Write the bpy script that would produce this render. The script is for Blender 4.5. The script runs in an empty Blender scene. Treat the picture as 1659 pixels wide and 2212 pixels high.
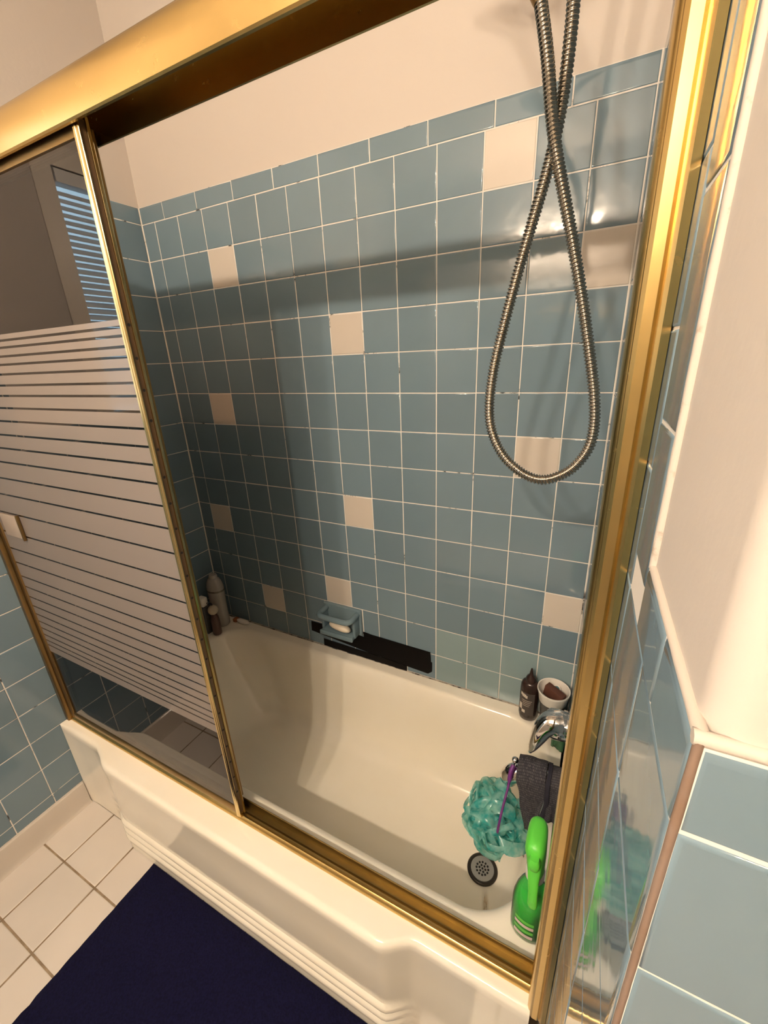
import bpy, bmesh, math, random
from mathutils import Vector, Matrix, Euler, noise
random.seed(7)
R_ = math.radians
scene = bpy.context.scene
COL = scene.collection

# ------------------------------------------------------------------ camera
cam_d = bpy.data.cameras.new('camera'); cam = bpy.data.objects.new('camera', cam_d); COL.objects.link(cam)
cam_d.sensor_fit = 'VERTICAL'; cam_d.sensor_height = 36.0
cam_d.lens = 901.28 / 2212 * 36.0
cam_d.clip_start = 0.01
rx = Vector((0.89195142, 0.45023522, -0.04136311))
dn = Vector((0.12208912, -0.32793011, -0.93677964))
fw = Vector((-0.4353354, 0.83051194, -0.34746655))
m = Matrix.Identity(4)
for i in range(3):
    m[i][0] = rx[i]; m[i][1] = -dn[i]; m[i][2] = -fw[i]
m.translation = Vector((1.45718, -1.11672, 1.43514))
cam.matrix_world = m
scene.camera = cam

# ------------------------------------------------------------------ world (daylight outside the window) + view
world = bpy.data.worlds.new('world'); scene.world = world; world.use_nodes = True
bg = world.node_tree.nodes['Background']
bg.inputs['Color'].default_value = (0.55, 0.72, 1.0, 1); bg.inputs['Strength'].default_value = 6.0
vs = scene.view_settings
vs.view_transform = 'Standard'; vs.look = 'None'; vs.gamma = 1.0; vs.use_curve_mapping = False
vs.exposure = 0.78
LAMP_STRENGTH = 830.0
LAMP_COLOR = (1.0, 0.825, 0.63)

# ------------------------------------------------------------------ constants (metres, floor z=0, tiled back wall y=0, left wall x=0)
P = 0.1095            # wall tile pitch
R0 = 1.885            # height of the top of the uppermost full tile row
C0 = 0.42             # column coordinate of the left corner
GAP = 0.0019
DECK = 0.355          # tub rim
CEIL = 2.50
def cx(c): return (c - C0) * P
def rz(r): return R0 - r * P
RW_ANG = math.atan(0.032)
def rwx(y): return 1.5131 - 0.0320 * (y + 1.1167)     # right wall face at given y
FACE_Y = -0.948                                        # end of the partition, facing the room

# ------------------------------------------------------------------ material helpers
MATS = {}
def mat(name):
    m = bpy.data.materials.new(name); m.use_nodes = True; MATS[name] = m
    nt = m.node_tree
    return m, nt, nt.nodes['Principled BSDF']
def setp(b, col=None, rough=None, metal=None, **k):
    if col is not None: b.inputs['Base Color'].default_value = (*col, 1)
    if rough is not None: b.inputs['Roughness'].default_value = rough
    if metal is not None: b.inputs['Metallic'].default_value = metal
    for n, v in k.items(): b.inputs[n].default_value = v
def nd(nt, t, **k):
    n = nt.nodes.new(t)
    for a, v in k.items():
        if a in n.inputs: n.inputs[a].default_value = v
        else: setattr(n, a, v)
    return n
def texco(nt, which='Object'):
    return nd(nt, 'ShaderNodeTexCoord').outputs[which]
def noise_tex(nt, vec, scale, detail=3.0, rough=0.5):
    n = nd(nt, 'ShaderNodeTexNoise'); n.inputs['Scale'].default_value = scale
    n.inputs['Detail'].default_value = detail; n.inputs['Roughness'].default_value = rough
    if vec is not None: nt.links.new(vec, n.inputs['Vector'])
    return n
def ramp(nt, fac, stops):
    r = nd(nt, 'ShaderNodeValToRGB'); cr = r.color_ramp
    while len(cr.elements) < len(stops): cr.elements.new(0.5)
    for e, (p, c) in zip(cr.elements, stops):
        e.position = p; e.color = (*c, 1)
    nt.links.new(fac, r.inputs['Fac'])
    return r
def bump(nt, b, height, strength, dist=0.001):
    n = nd(nt, 'ShaderNodeBump'); n.inputs['Strength'].default_value = strength; n.inputs['Distance'].default_value = dist
    nt.links.new(height, n.inputs['Height']); nt.links.new(n.outputs['Normal'], b.inputs['Normal'])
    return n
def simple(name, col, rough=0.5, metal=0.0, **k):
    m, nt, b = mat(name); setp(b, col, rough, metal, **k); return m

def glazed(name, col, var=0.06, rough=0.07, wave=0.25):
    """glazed ceramic: slight tint change from tile to tile, faint ripple in the glaze"""
    m, nt, b = mat(name); setp(b, col, rough)
    oi = nd(nt, 'ShaderNodeObjectInfo')
    hsv = nd(nt, 'ShaderNodeHueSaturation'); hsv.inputs['Color'].default_value = (*col, 1)
    mr = nd(nt, 'ShaderNodeMapRange'); nt.links.new(oi.outputs['Random'], mr.inputs['Value'])
    mr.inputs['To Min'].default_value = 1 - var; mr.inputs['To Max'].default_value = 1 + var
    nt.links.new(mr.outputs['Result'], hsv.inputs['Value'])
    geo = nd(nt, 'ShaderNodeNewGeometry')
    n2 = noise_tex(nt, geo.outputs['Position'], 9, 3)
    mx = nd(nt, 'ShaderNodeMixRGB', blend_type='MULTIPLY'); mx.inputs['Fac'].default_value = 0.10
    nt.links.new(hsv.outputs['Color'], mx.inputs['Color1']); nt.links.new(n2.outputs['Fac'], mx.inputs['Color2'])
    nt.links.new(mx.outputs['Color'], b.inputs['Base Color'])
    n1 = noise_tex(nt, geo.outputs['Position'], 28, 1.5)
    bump(nt, b, n1.outputs['Fac'], wave, 0.0012)
    return m

TILE = glazed('blue_grey_glaze', (0.166, 0.240, 0.296))
TILE_NEW = glazed('pale_blue_glaze', (0.260, 0.360, 0.385), 0.03, 0.12)
ACCENT = glazed('cream_glaze', (0.62, 0.565, 0.50), 0.03, 0.09)
FLOOR_T = glazed('floor_cream_tile', (0.70, 0.645, 0.59), 0.05, 0.35, 0.1)
DISH = glazed('blue_soap_dish_glaze', (0.165, 0.240, 0.285), 0.0, 0.08, 0.1)

def paint_mat():
    m, nt, b = mat('cream_wall_paint'); setp(b, (0.56, 0.51, 0.465), 0.6)
    geo = nd(nt, 'ShaderNodeNewGeometry')
    n = noise_tex(nt, geo.outputs['Position'], 90, 4); bump(nt, b, n.outputs['Fac'], 0.25, 0.0012)
    return m
PAINT = paint_mat()
def grout_mat(name, col, dark, lo, hi, scale):
    m, nt, b = mat(name); setp(b, col, 0.8)
    geo = nd(nt, 'ShaderNodeNewGeometry')
    n = noise_tex(nt, geo.outputs['Position'], scale, 5, 0.65)
    r = ramp(nt, n.outputs['Fac'], [(lo, dark), (hi, col)])
    nt.links.new(r.outputs['Color'], b.inputs['Base Color'])
    return m
GROUT = grout_mat('cream_grout', (0.72, 0.69, 0.64), (0.05, 0.05, 0.05), 0.345, 0.40, 14)
GROUT_F = grout_mat('tan_floor_grout', (0.36, 0.27, 0.18), (0.22, 0.16, 0.10), 0.40, 0.60, 20)
GROUT_T = grout_mat('pinkish_tan_grout', (0.22, 0.155, 0.12), (0.20, 0.13, 0.09), 0.35, 0.55, 18)
CAULK = grout_mat('cream_caulk', (0.52, 0.47, 0.42), (0.30, 0.24, 0.18), 0.30, 0.42, 40)
CAULK_D = grout_mat('mildewed_caulk', (0.45, 0.40, 0.34), (0.03, 0.03, 0.03), 0.42, 0.55, 25)

def enamel():
    m, nt, b = mat('tub_enamel'); setp(b, (0.80, 0.735, 0.60), 0.13)
    geo = nd(nt, 'ShaderNodeNewGeometry')
    n = noise_tex(nt, geo.outputs['Position'], 5, 4)
    r = ramp(nt, n.outputs['Fac'], [(0.3, (0.88, 0.825, 0.70)), (0.7, (0.91, 0.865, 0.76))])
    nt.links.new(r.outputs['Color'], b.inputs['Base Color'])
    n1 = noise_tex(nt, geo.outputs['Position'], 10, 1); bump(nt, b, n1.outputs['Fac'], 0.08, 0.003)
    return m
ENAMEL = enamel()
def gold_mat(name, col, rough, tarn):
    m, nt, b = mat(name); setp(b, col, rough, 1.0)
    geo = nd(nt, 'ShaderNodeNewGeometry')
    n = noise_tex(nt, geo.outputs['Position'], 9, 3, 0.5)
    r = ramp(nt, n.outputs['Fac'], [(0.25, tarn), (0.65, col)])
    nt.links.new(r.outputs['Color'], b.inputs['Base Color'])
    n1 = noise_tex(nt, geo.outputs['Position'], 60, 3)
    mr = nd(nt, 'ShaderNodeMapRange'); nt.links.new(n1.outputs['Fac'], mr.inputs['Value'])
    mr.inputs['To Min'].default_value = rough * 0.9; mr.inputs['To Max'].default_value = rough * 1.12
    nt.links.new(mr.outputs['Result'], b.inputs['Roughness'])
    return m
GOLD = gold_mat('polished_brass', (0.68, 0.48, 0.19), 0.26, (0.63, 0.44, 0.17))
GOLD_DARKREFL = gold_mat('brass_dark_reflection', (0.27, 0.195, 0.075), 0.36, (0.22, 0.155, 0.055))  # frame brass with the track's dark reflection put into the base colour
GOLD_PALE = gold_mat('pale_brass', (0.70, 0.55, 0.28), 0.20, (0.52, 0.37, 0.14))
GOLD_OLD = gold_mat('tarnished_brass', (0.32, 0.21, 0.085), 0.32, (0.24, 0.15, 0.06))
CHROME = simple('chrome', (0.78, 0.77, 0.76), 0.07, 1.0)
HOSE = simple('hose_steel', (0.42, 0.385, 0.33), 0.20, 1.0)
DARKMETAL = simple('dark_drain_ring', (0.05, 0.045, 0.04), 0.35, 0.7)
STEEL = simple('drain_steel', (0.52, 0.50, 0.48), 0.30, 0.9)
BLACK = simple('black_hole', (0.01, 0.01, 0.01), 0.8)
TAPE = simple('black_tape', (0.003, 0.0025, 0.003), 0.40, **{'Specular IOR Level': 0.12})
SEAL = simple('brown_seal', (0.10, 0.058, 0.026), 0.40)
WHITEP = simple('white_plastic', (0.80, 0.76, 0.70), 0.35)
CREAMP = simple('cream_plastic', (0.34, 0.28, 0.235), 0.4)
DARKP = simple('dark_brown_plastic', (0.030, 0.016, 0.014), 0.22)
CHAR = simple('charcoal_plastic', (0.055, 0.052, 0.052), 0.4)
LABELD = simple('grey_brown_label', (0.065, 0.052, 0.048), 0.5)
LABELW = simple('pale_print', (0.62, 0.55, 0.48), 0.5)
SOAP = simple('cream_soap', (0.82, 0.72, 0.58), 0.45)
PURPLE = simple('purple_cord', (0.13, 0.02, 0.17), 0.45)
LIME = simple('lime_plastic', (0.10, 0.56, 0.055), 0.38, **{'Subsurface Weight': 0.0})
LEAF = simple('green_wrapper', (0.05, 0.16, 0.07), 0.35)
LEAF2 = simple('yellow_green_wrapper', (0.30, 0.40, 0.12), 0.35)
BLUEP = simple('blue_print', (0.08, 0.22, 0.26), 0.4)
ORANGE = simple('orange_brown_plastic', (0.30, 0.10, 0.03), 0.4)
RUST = None
BLIND = simple('blind_slat_white', (0.75, 0.75, 0.74), 0.5)
WOODP = simple('white_trim_paint', (0.74, 0.67, 0.58), 0.4)

def mix_shader(nt, fac, a, b):
    n = nd(nt, 'ShaderNodeMixShader')
    if isinstance(fac, float): n.inputs['Fac'].default_value = fac
    else: nt.links.new(fac, n.inputs['Fac'])
    nt.links.new(a, n.inputs[1]); nt.links.new(b, n.inputs[2]); return n.outputs[0]
def glass_mat():
    m = bpy.data.materials.new('bronze_tinted_glass'); m.use_nodes = True; nt = m.node_tree
    nt.nodes.remove(nt.nodes['Principled BSDF']); out = nt.nodes['Material Output']
    tr = nd(nt, 'ShaderNodeBsdfTransparent'); tr.inputs['Color'].default_value = (0.72, 0.65, 0.60, 1)
    gl = nd(nt, 'ShaderNodeBsdfGlossy'); gl.inputs['Roughness'].default_value = 0.012; gl.inputs['Color'].default_value = (0.80, 0.78, 0.78, 1)
    fr = nd(nt, 'ShaderNodeFresnel'); fr.inputs['IOR'].default_value = 1.65
    nt.links.new(mix_shader(nt, fr.outputs[0], tr.outputs[0], gl.outputs[0]), out.inputs['Surface'])
    return m
GLASS = glass_mat()
def frost_mat():
    m = bpy.data.materials.new('frosted_print'); m.use_nodes = True; nt = m.node_tree
    nt.nodes.remove(nt.nodes['Principled BSDF']); out = nt.nodes['Material Output']
    df = nd(nt, 'ShaderNodeBsdfDiffuse'); df.inputs['Color'].default_value = (0.36, 0.31, 0.285, 1)
    tl = nd(nt, 'ShaderNodeBsdfTranslucent'); tl.inputs['Color'].default_value = (0.36, 0.31, 0.285, 1)
    tr = nd(nt, 'ShaderNodeBsdfTransparent'); tr.inputs['Color'].default_value = (0.6, 0.52, 0.46, 1)
    gl = nd(nt, 'ShaderNodeBsdfGlossy'); gl.inputs['Roughness'].default_value = 0.10
    fr = nd(nt, 'ShaderNodeFresnel'); fr.inputs['IOR'].default_value = 1.45
    a = mix_shader(nt, 0.30, df.outputs[0], tl.outputs[0])
    a = mix_shader(nt, 0.18, a, tr.outputs[0])
    a = mix_shader(nt, fr.outputs[0], a, gl.outputs[0])
    nt.links.new(a, out.inputs['Surface'])
    return m
FROST = frost_mat()

def fabric(name, c1, c2, scale, rough=0.95):
    m, nt, b = mat(name); setp(b, c1, rough, **{'Specular IOR Level': 0.15})
    uv = texco(nt, 'Object')
    n = noise_tex(nt, uv, scale, 3)
    r = ramp(nt, n.outputs['Fac'], [(0.35, c1), (0.65, c2)])
    nt.links.new(r.outputs['Color'], b.inputs['Base Color'])
    bump(nt, b, n.outputs['Fac'], 0.8, 0.003)
    return m
MAT_NAVY = fabric('navy_mat_pile', (0.0035, 0.0035, 0.020), (0.0065, 0.0065, 0.034), 220)
def knit():
    m, nt, b = mat('charcoal_knit'); setp(b, (0.07, 0.065, 0.075), 0.9)
    uv = texco(nt, 'UV')
    mp = nd(nt, 'ShaderNodeMapping'); mp.inputs['Scale'].default_value = (17, 52, 1); nt.links.new(uv, mp.inputs['Vector'])
    ch = nd(nt, 'ShaderNodeTexBrick'); nt.links.new(mp.outputs['Vector'], ch.inputs['Vector'])
    ch.inputs['Scale'].default_value = 1.0
    ch.inputs['Mortar Size'].default_value = 0.16; ch.inputs['Mortar Smooth'].default_value = 0.8
    ch.inputs['Brick Width'].default_value = 1.0; ch.inputs['Row Height'].default_value = 1.0
    ch.inputs['Color1'].default_value = (0.085, 0.077, 0.082, 1); ch.inputs['Color2'].default_value = (0.035, 0.033, 0.042, 1)
    ch.inputs['Mortar'].default_value = (0.010, 0.010, 0.016, 1)
    nt.links.new(ch.outputs['Color'], b.inputs['Base Color'])
    bump(nt, b, ch.outputs['Fac'], -0.9, 0.0025)
    return m
KNIT = knit()
HEM = simple('dark_hem', (0.014, 0.013, 0.024), 0.9)
def tulle():
    m = bpy.data.materials.new('teal_mesh_net'); m.use_nodes = True; nt = m.node_tree
    nt.nodes.remove(nt.nodes['Principled BSDF']); out = nt.nodes['Material Output']
    geo = nd(nt, 'ShaderNodeNewGeometry')
    n = noise_tex(nt, geo.outputs['Position'], 45, 3)
    r = ramp(nt, n.outputs['Fac'], [(0.36, (0.05, 0.55, 0.53)), (0.64, (0.50, 0.88, 0.80))])
    df = nd(nt, 'ShaderNodeBsdfDiffuse'); nt.links.new(r.outputs['Color'], df.inputs['Color'])
    tl = nd(nt, 'ShaderNodeBsdfTranslucent'); nt.links.new(r.outputs['Color'], tl.inputs['Color'])
    tr = nd(nt, 'ShaderNodeBsdfTransparent'); tr.inputs['Color'].default_value = (0.80, 0.95, 0.92, 1)
    gl = nd(nt, 'ShaderNodeBsdfGlossy'); gl.inputs['Roughness'].default_value = 0.25
    a = mix_shader(nt, 0.45, df.outputs[0], tl.outputs[0]); a = mix_shader(nt, 0.38, a, tr.outputs[0]); a = mix_shader(nt, 0.06, a, gl.outputs[0])
    nt.links.new(a, out.inputs['Surface']); return m
TULLE = tulle()
def clear_plastic(name, col, rough=0.05, ior=1.25):
    m = bpy.data.materials.new(name); m.use_nodes = True; nt = m.node_tree
    nt.nodes.remove(nt.nodes['Principled BSDF']); out = nt.nodes['Material Output']
    tr = nd(nt, 'ShaderNodeBsdfTransparent'); tr.inputs['Color'].default_value = (*col, 1)
    gl = nd(nt, 'ShaderNodeBsdfGlossy'); gl.inputs['Roughness'].default_value = rough
    df = nd(nt, 'ShaderNodeBsdfDiffuse'); df.inputs['Color'].default_value = (*col, 1)
    fr = nd(nt, 'ShaderNodeFresnel'); fr.inputs['IOR'].default_value = ior
    a = mix_shader(nt, 0.05, tr.outputs[0], df.outputs[0]); a = mix_shader(nt, fr.outputs[0], a, gl.outputs[0])
    nt.links.new(a, out.inputs['Surface']); return m
CLEARP = clear_plastic('clear_plastic', (0.86, 0.90, 0.84))
GREYCLEAR = clear_plastic('smoky_clear_plastic', (0.62, 0.60, 0.58), 0.12, 1.5)
def liquid():
    m, nt, b = mat('green_liquid'); setp(b, (0.008, 0.55, 0.03), 0.15)
    return m
LIQ = liquid()
SKYM = None

# ------------------------------------------------------------------ mesh helpers
def link(name, me, material=None, parent=None, smooth=False, angle=None):
    o = bpy.data.objects.new(name, me); COL.objects.link(o)
    if material: me.materials.append(material)
    if parent: o.parent = parent
    if smooth:
        for p_ in me.polygons: p_.use_smooth = True
        if angle: me.set_sharp_from_angle(angle=R_(angle))
    return o
def frombm(name, bm, material=None, parent=None, smooth=False, angle=None):
    bmesh.ops.recalc_face_normals(bm, faces=bm.faces)
    me = bpy.data.meshes.new(name); bm.to_mesh(me); bm.free()
    return link(name, me, material, parent, smooth, angle)
def frompy(name, v, f, material=None, parent=None, smooth=False, angle=None):
    me = bpy.data.meshes.new(name); me.from_pydata(v, [], f); me.update()
    bm = bmesh.new(); bm.from_mesh(me); bmesh.ops.recalc_face_normals(bm, faces=bm.faces); bm.to_mesh(me); bm.free()
    return link(name, me, material, parent, smooth, angle)
def tag(o, label=None, cat=None, group=None, kind=None):
    if label: o['label'] = label
    if cat: o['category'] = cat
    if group: o['group'] = group
    if kind: o['kind'] = kind
    return o
def empty(name, loc, label, cat, group=None):
    o = bpy.data.objects.new(name, None); COL.objects.link(o); o.location = loc; o.empty_display_size = 0.02
    bpy.context.view_layer.update()
    return tag(o, label, cat, group)
def adopt(parent, *objs):
    """parent world-built objects to an empty without moving them"""
    inv = Matrix.Translation(-Vector(parent.location))
    for o in objs:
        o.parent = parent; o.matrix_parent_inverse = inv
    return objs[0]
def bm_box(bm, x0, x1, y0, y1, z0, z1, bevel=0.0, seg=2):
    r = bmesh.ops.create_cube(bm, size=1.0)
    vv = r['verts']
    bmesh.ops.scale(bm, vec=(x1 - x0, y1 - y0, z1 - z0), verts=vv)
    bmesh.ops.translate(bm, vec=((x0 + x1) / 2, (y0 + y1) / 2, (z0 + z1) / 2), verts=vv)
    if bevel > 0:
        es = list({e for v in vv for e in v.link_edges})
        bmesh.ops.bevel(bm, geom=es, offset=bevel, segments=seg, affect='EDGES', profile=0.5)
def box(name, x0, x1, y0, y1, z0, z1, material, parent=None, bevel=0.0, seg=2):
    bm = bmesh.new(); bm_box(bm, x0, x1, y0, y1, z0, z1, bevel, seg)
    return frombm(name, bm, material, parent, bevel > 0, 40)
def extrude(name, prof, a, b, axis, material, parent=None, smooth=True, angle=30, closed=True):
    """extrude a closed 2-D profile along an axis. axis 'x': prof=(y,z); 'z': prof=(x,y); 'y': prof=(x,z)"""
    def P3(p, t):
        return {'x': (t, p[0], p[1]), 'z': (p[0], p[1], t), 'y': (p[0], t, p[1])}[axis]
    n = len(prof); v = [P3(p, a) for p in prof] + [P3(p, b) for p in prof]
    f = [(i, (i + 1) % n, n + (i + 1) % n, n + i) for i in range(n)]
    f += [tuple(range(n)), tuple(range(2 * n - 1, n - 1, -1))]
    return frompy(name, v, f, material, parent, smooth, angle)
def lathe(name, prof, material, parent=None, seg=32, loc=(0, 0, 0), sx=1.0, sy=1.0, rot=None, caps=True, angle=50):
    v, f = [], []
    for r, z in prof:
        for i in range(seg):
            t = 2 * math.pi * i / seg
            p = Vector((r * sx * math.cos(t), r * sy * math.sin(t), z))
            if rot: p = rot @ p
            v.append(tuple(p + Vector(loc)))
    for k in range(len(prof) - 1):
        for i in range(seg):
            j = (i + 1) % seg
            f.append((k * seg + i, k * seg + j, (k + 1) * seg + j, (k + 1) * seg + i))
    if caps:
        f.append(tuple(range(seg))); f.append(tuple(range((len(prof) - 1) * seg, len(prof) * seg)))
    return frompy(name, v, f, material, parent, True, angle)
def catmull(pts, n=12):
    pts = [Vector(p) for p in pts]; out = []
    ext = [pts[0] * 2 - pts[1]] + pts + [pts[-1] * 2 - pts[-2]]
    for i in range(1, len(ext) - 2):
        p0, p1, p2, p3 = ext[i - 1:i + 3]
        for k in range(n):
            t = k / n
            out.append(0.5 * ((2 * p1) + (p2 - p0) * t + (2 * p0 - 5 * p1 + 4 * p2 - p3) * t * t + (3 * p1 - p0 - 3 * p2 + p3) * t ** 3))
    out.append(pts[-1]); return out
def resample(path, step):
    out = [path[0].copy()]; acc = 0.0
    for a, b in zip(path, path[1:]):
        L = (b - a).length
        while acc + L >= step:
            t = (step - acc) / L; a = a.lerp(b, t); out.append(a.copy()); L = (b - a).length; acc = 0.0
        acc += L
    return out
def tube_verts(path, radii, seg=12, flat=1.0):
    v, f = [], []
    n = len(path); up = Vector((0, 0, 1))
    t0 = (path[1] - path[0]).normalized()
    nrm = t0.orthogonal().normalized()
    for i, p in enumerate(path):
        t = (path[min(i + 1, n - 1)] - path[max(i - 1, 0)]).normalized()
        nrm = (nrm - t * nrm.dot(t)).normalized(); bn = t.cross(nrm)
        r = radii[i] if isinstance(radii, (list, tuple)) else radii
        for k in range(seg):
            a = 2 * math.pi * k / seg
            v.append(tuple(p + nrm * (r * math.cos(a)) + bn * (r * flat * math.sin(a))))
    for i in range(n - 1):
        for k in range(seg):
            j = (k + 1) % seg
            f.append((i * seg + k, i * seg + j, (i + 1) * seg + j, (i + 1) * seg + k))
    f.append(tuple(range(seg))); f.append(tuple(range((n - 1) * seg, n * seg)))
    return v, f
def tube(name, path, radii, material, parent=None, seg=12, angle=60):
    v, f = tube_verts([Vector(p) for p in path], radii, seg)
    return frompy(name, v, f, material, parent, True, angle)

# ------------------------------------------------------------------ tiles
TILE_CACHE = {}
def tile_mesh(w, h, material, bull=None, pill=0.0022, depth=0.007):
    key = (round(w, 4), round(h, 4), material.name, bull, pill)
    if key in TILE_CACHE: return TILE_CACHE[key]
    v, f = [], []
    rings = [(0, -depth), (0, -0.0022), (0.0005, -0.0009), (0.0013, -0.00025), (0.0024, 0.0)]
    rings = [(a * pill / 0.0022, b) for a, b in rings]
    for ins, z in rings:
        x, y = w / 2 - ins, h / 2 - ins
        yt = y
        xr = x
        if bull == 'top': yt = h / 2 - ins * 3.0
        if bull == 'right': xr = w / 2 - ins * 3.0
        v += [(-x, -y, z), (xr, -y, z), (xr, yt, z), (-x, yt, z)]
    for k in range(len(rings) - 1):
        for i in range(4):
            j = (i + 1) % 4
            f.append((4 * k + i, 4 * k + j, 4 * k + 4 + j, 4 * k + 4 + i))
    k = 4 * (len(rings) - 1); f.append((k, k + 1, k + 2, k + 3))
    me = bpy.data.meshes.new('tile'); me.from_pydata(v, [], f); me.update(); me.materials.append(material)
    for p_ in me.polygons[:-1]: p_.use_smooth = True
    TILE_CACHE[key] = me
    return me
class Frame:
    """a plane in which tiles are laid: u along the wall, v up (or along y for the floor)"""
    def __init__(s, origin, u, v):
        s.o = Vector(origin); s.u = Vector(u).normalized(); s.v = Vector(v).normalized(); s.n = s.u.cross(s.v)
    def mw(s, cu, cv, tilt=0.0, off=0.0):
        mm = Matrix.Identity(4)
        for i in range(3): mm[i][0] = s.u[i]; mm[i][1] = s.v[i]; mm[i][2] = s.n[i]
        mm.translation = s.o + s.u * cu + s.v * cv + s.n * off
        return mm @ Euler((random.gauss(0, tilt), random.gauss(0, tilt), 0)).to_matrix().to_4x4()
    def pt(s, a, b, n=0.0): return s.o + s.u * a + s.v * b + s.n * n
def lay(parent, fr, u0, u1, v0, v1, material=None, name='tile', bull=None, gap=GAP, tilt=0.0035, label=None, pill=0.0022):
    w, h = u1 - u0 - gap, v1 - v0 - gap
    if w < 0.006 or h < 0.006: return None
    me = tile_mesh(w, h, material or TILE, bull, pill)
    o = bpy.data.objects.new(name, me); COL.objects.link(o); o.parent = parent
    o.matrix_local = fr.mw((u0 + u1) / 2, (v0 + v1) / 2, tilt, random.uniform(-0.0003, 0.0003))
    if label: o['label'] = label
    return o
def slab(name, fr, u0, u1, v0, v1, n0, n1, material, parent=None):
    v = [tuple(fr.pt(a, b, n)) for n in (n0, n1) for a, b in ((u0, v0), (u1, v0), (u1, v1), (u0, v1))]
    f = [(0, 1, 2, 3), (4, 5, 6, 7), (0, 1, 5, 4), (1, 2, 6, 5), (2, 3, 7, 6), (3, 0, 4, 7)]
    return frompy(name, v, f, material, parent)
def struct(o): return tag(o, kind='structure')

FB = Frame((0, 0, 0), (1, 0, 0), (0, 0, 1))                       # back wall, normal -y
FL = Frame((0, 0, 0), (0, 1, 0), (0, 0, 1))                       # left wall, normal +x  (u = y)
dR = Vector((-0.032, 0.99949, 0)).normalized()
FR = Frame((rwx(0), 0, 0), -dR, (0, 0, 1))                        # right wall, normal ~ -x (u = distance from back corner)
FACE_U = -FACE_Y / dR.y
FACE_X = rwx(FACE_Y)
FF = Frame((FACE_X, FACE_Y, 0), (1, 0, 0), (0, 0, 1))             # room-side end of the partition, normal -y
FG = Frame((0, 0, 0), (1, 0, 0), (0, 1, 0))                       # floor

TOPTRIM = rz(-0.45)
WAINSCOT = 1.281
WAINROW = rz(6)      # 1.228
ROOM_X1, ROOM_Y0 = 2.55, -2.0

# ---- walls
wall_back = struct(slab('wall_back', FB, -0.12, 1.70, 0.0, CEIL, -0.12, -0.004, PAINT))
struct(wall_back)
gb = slab('grout', FB, -0.003, rwx(0) + 0.003, DECK - 0.02, TOPTRIM - 0.001, -0.006, -0.0012, GROUT, wall_back)
accents = {(3, 1), (2, 5), (1, 9), (3, 12), (7, 3), (7, 8), (6, 11), (11, 0), (12, 6), (13, 2), (13, 10)}
XE = rwx(0) - 0.0005
for r in range(14):
    v1, v0 = rz(r), rz(r + 1)
    if r == 13: v0 = DECK + 0.002
    edges = [C0 + 0.01] + list(range(1, 14)) + [XE / P + C0]
    if r == 12: edges = edges[:6] + [5.87, 7.40] + edges[8:]
    for a, b in zip(edges, edges[1:]):
        if r == 12 and a == 5.87: continue                       # the soap dish sits here
        c = int(a)
        mt, nm, lb = TILE, 'tile', None
        if (c, r) in accents and not (r == 12 and c != 3): mt, nm, lb = ACCENT, 'accent_tile', 'cream accent tile'
        if r >= 12 and c >= 10: mt, nm, lb = TILE_NEW, 'replacement_tile', 'paler blue replacement tile'
        lay(wall_back, FB, cx(a), cx(b), v0, v1, mt, nm, label=lb)
js = [C0 + 0.01] + [1.46 + 1.39 * k for k in range(9)] + [XE / P + C0]
for a, b in zip(js, js[1:]):
    lay(wall_back, FB, cx(a), cx(b), R0, TOPTRIM, TILE, 'trim_tile', 'top')

# left wall with a window opening behind the camera's left
WY0, WY1, WZ0, WZ1 = -1.66, -1.06, 1.30, 1.98
v, f = [], []
bm = bmesh.new()
for (y0, y1, z0, z1) in ((-2.12, WY0, 0, CEIL), (WY1, 0.12, 0, CEIL), (WY0, WY1, 0, WZ0), (WY0, WY1, WZ1, CEIL)):
    bm_box(bm, -0.12, -0.004, y0, y1, z0, z1)
wall_left = struct(frombm('wall_left', bm, PAINT))
slab('grout', FL, -0.787, 0.003, 0.06, TOPTRIM - 0.001, -0.006, -0.0012, GROUT, wall_left)
slab('grout', FL, -2.0, -0.787, 0.06, WAINSCOT - 0.001, -0.006, -0.0012, GROUT, wall_left)
lines = [-0.001] + [-(1.05 + k) * P for k in range(7)] + [-0.787]
for r in range(18):
    v1, v0 = rz(r), rz(r + 1)
    if r == 16: v0 = 0.0945
    if r >= 17: break
    for k in range(len(lines) - 1):
        u1, u0 = lines[k], lines[k + 1]
        if k < 6 and r >= 14: continue
        if k < 6 and r == 13: lay(wall_left, FL, u0, u1, DECK + 0.002, v1); continue
        if k == 6:
            lay(wall_left, FL, max(u0, -7.05 * P), u1, v0, v1); continue
        if k == 7:
            if r < 6: lay(wall_left, FL, u0, u1, v0, v1, TILE, 'trim_tile')
            continue
        lay(wall_left, FL, u0, u1, v0, v1)
    if r >= 6:
        for k in range(7, 15):
            lay(wall_left, FL, -(1.05 + k) * P, -(0.05 + k) * P, v0, v1)
y = -0.001; k = 0
while y > -0.78:
    y2 = max(y - (0.10 if k == 0 else 0.152), -0.787); lay(wall_left, FL, y2, y, R0, TOPTRIM, TILE, 'trim_tile', 'top'); y = y2; k += 1
y = -0.787
while y > -1.6:
    lay(wall_left, FL, y - 0.152, y, WAINROW, WAINSCOT, TILE, 'trim_tile', 'top'); y -= 0.152

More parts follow.
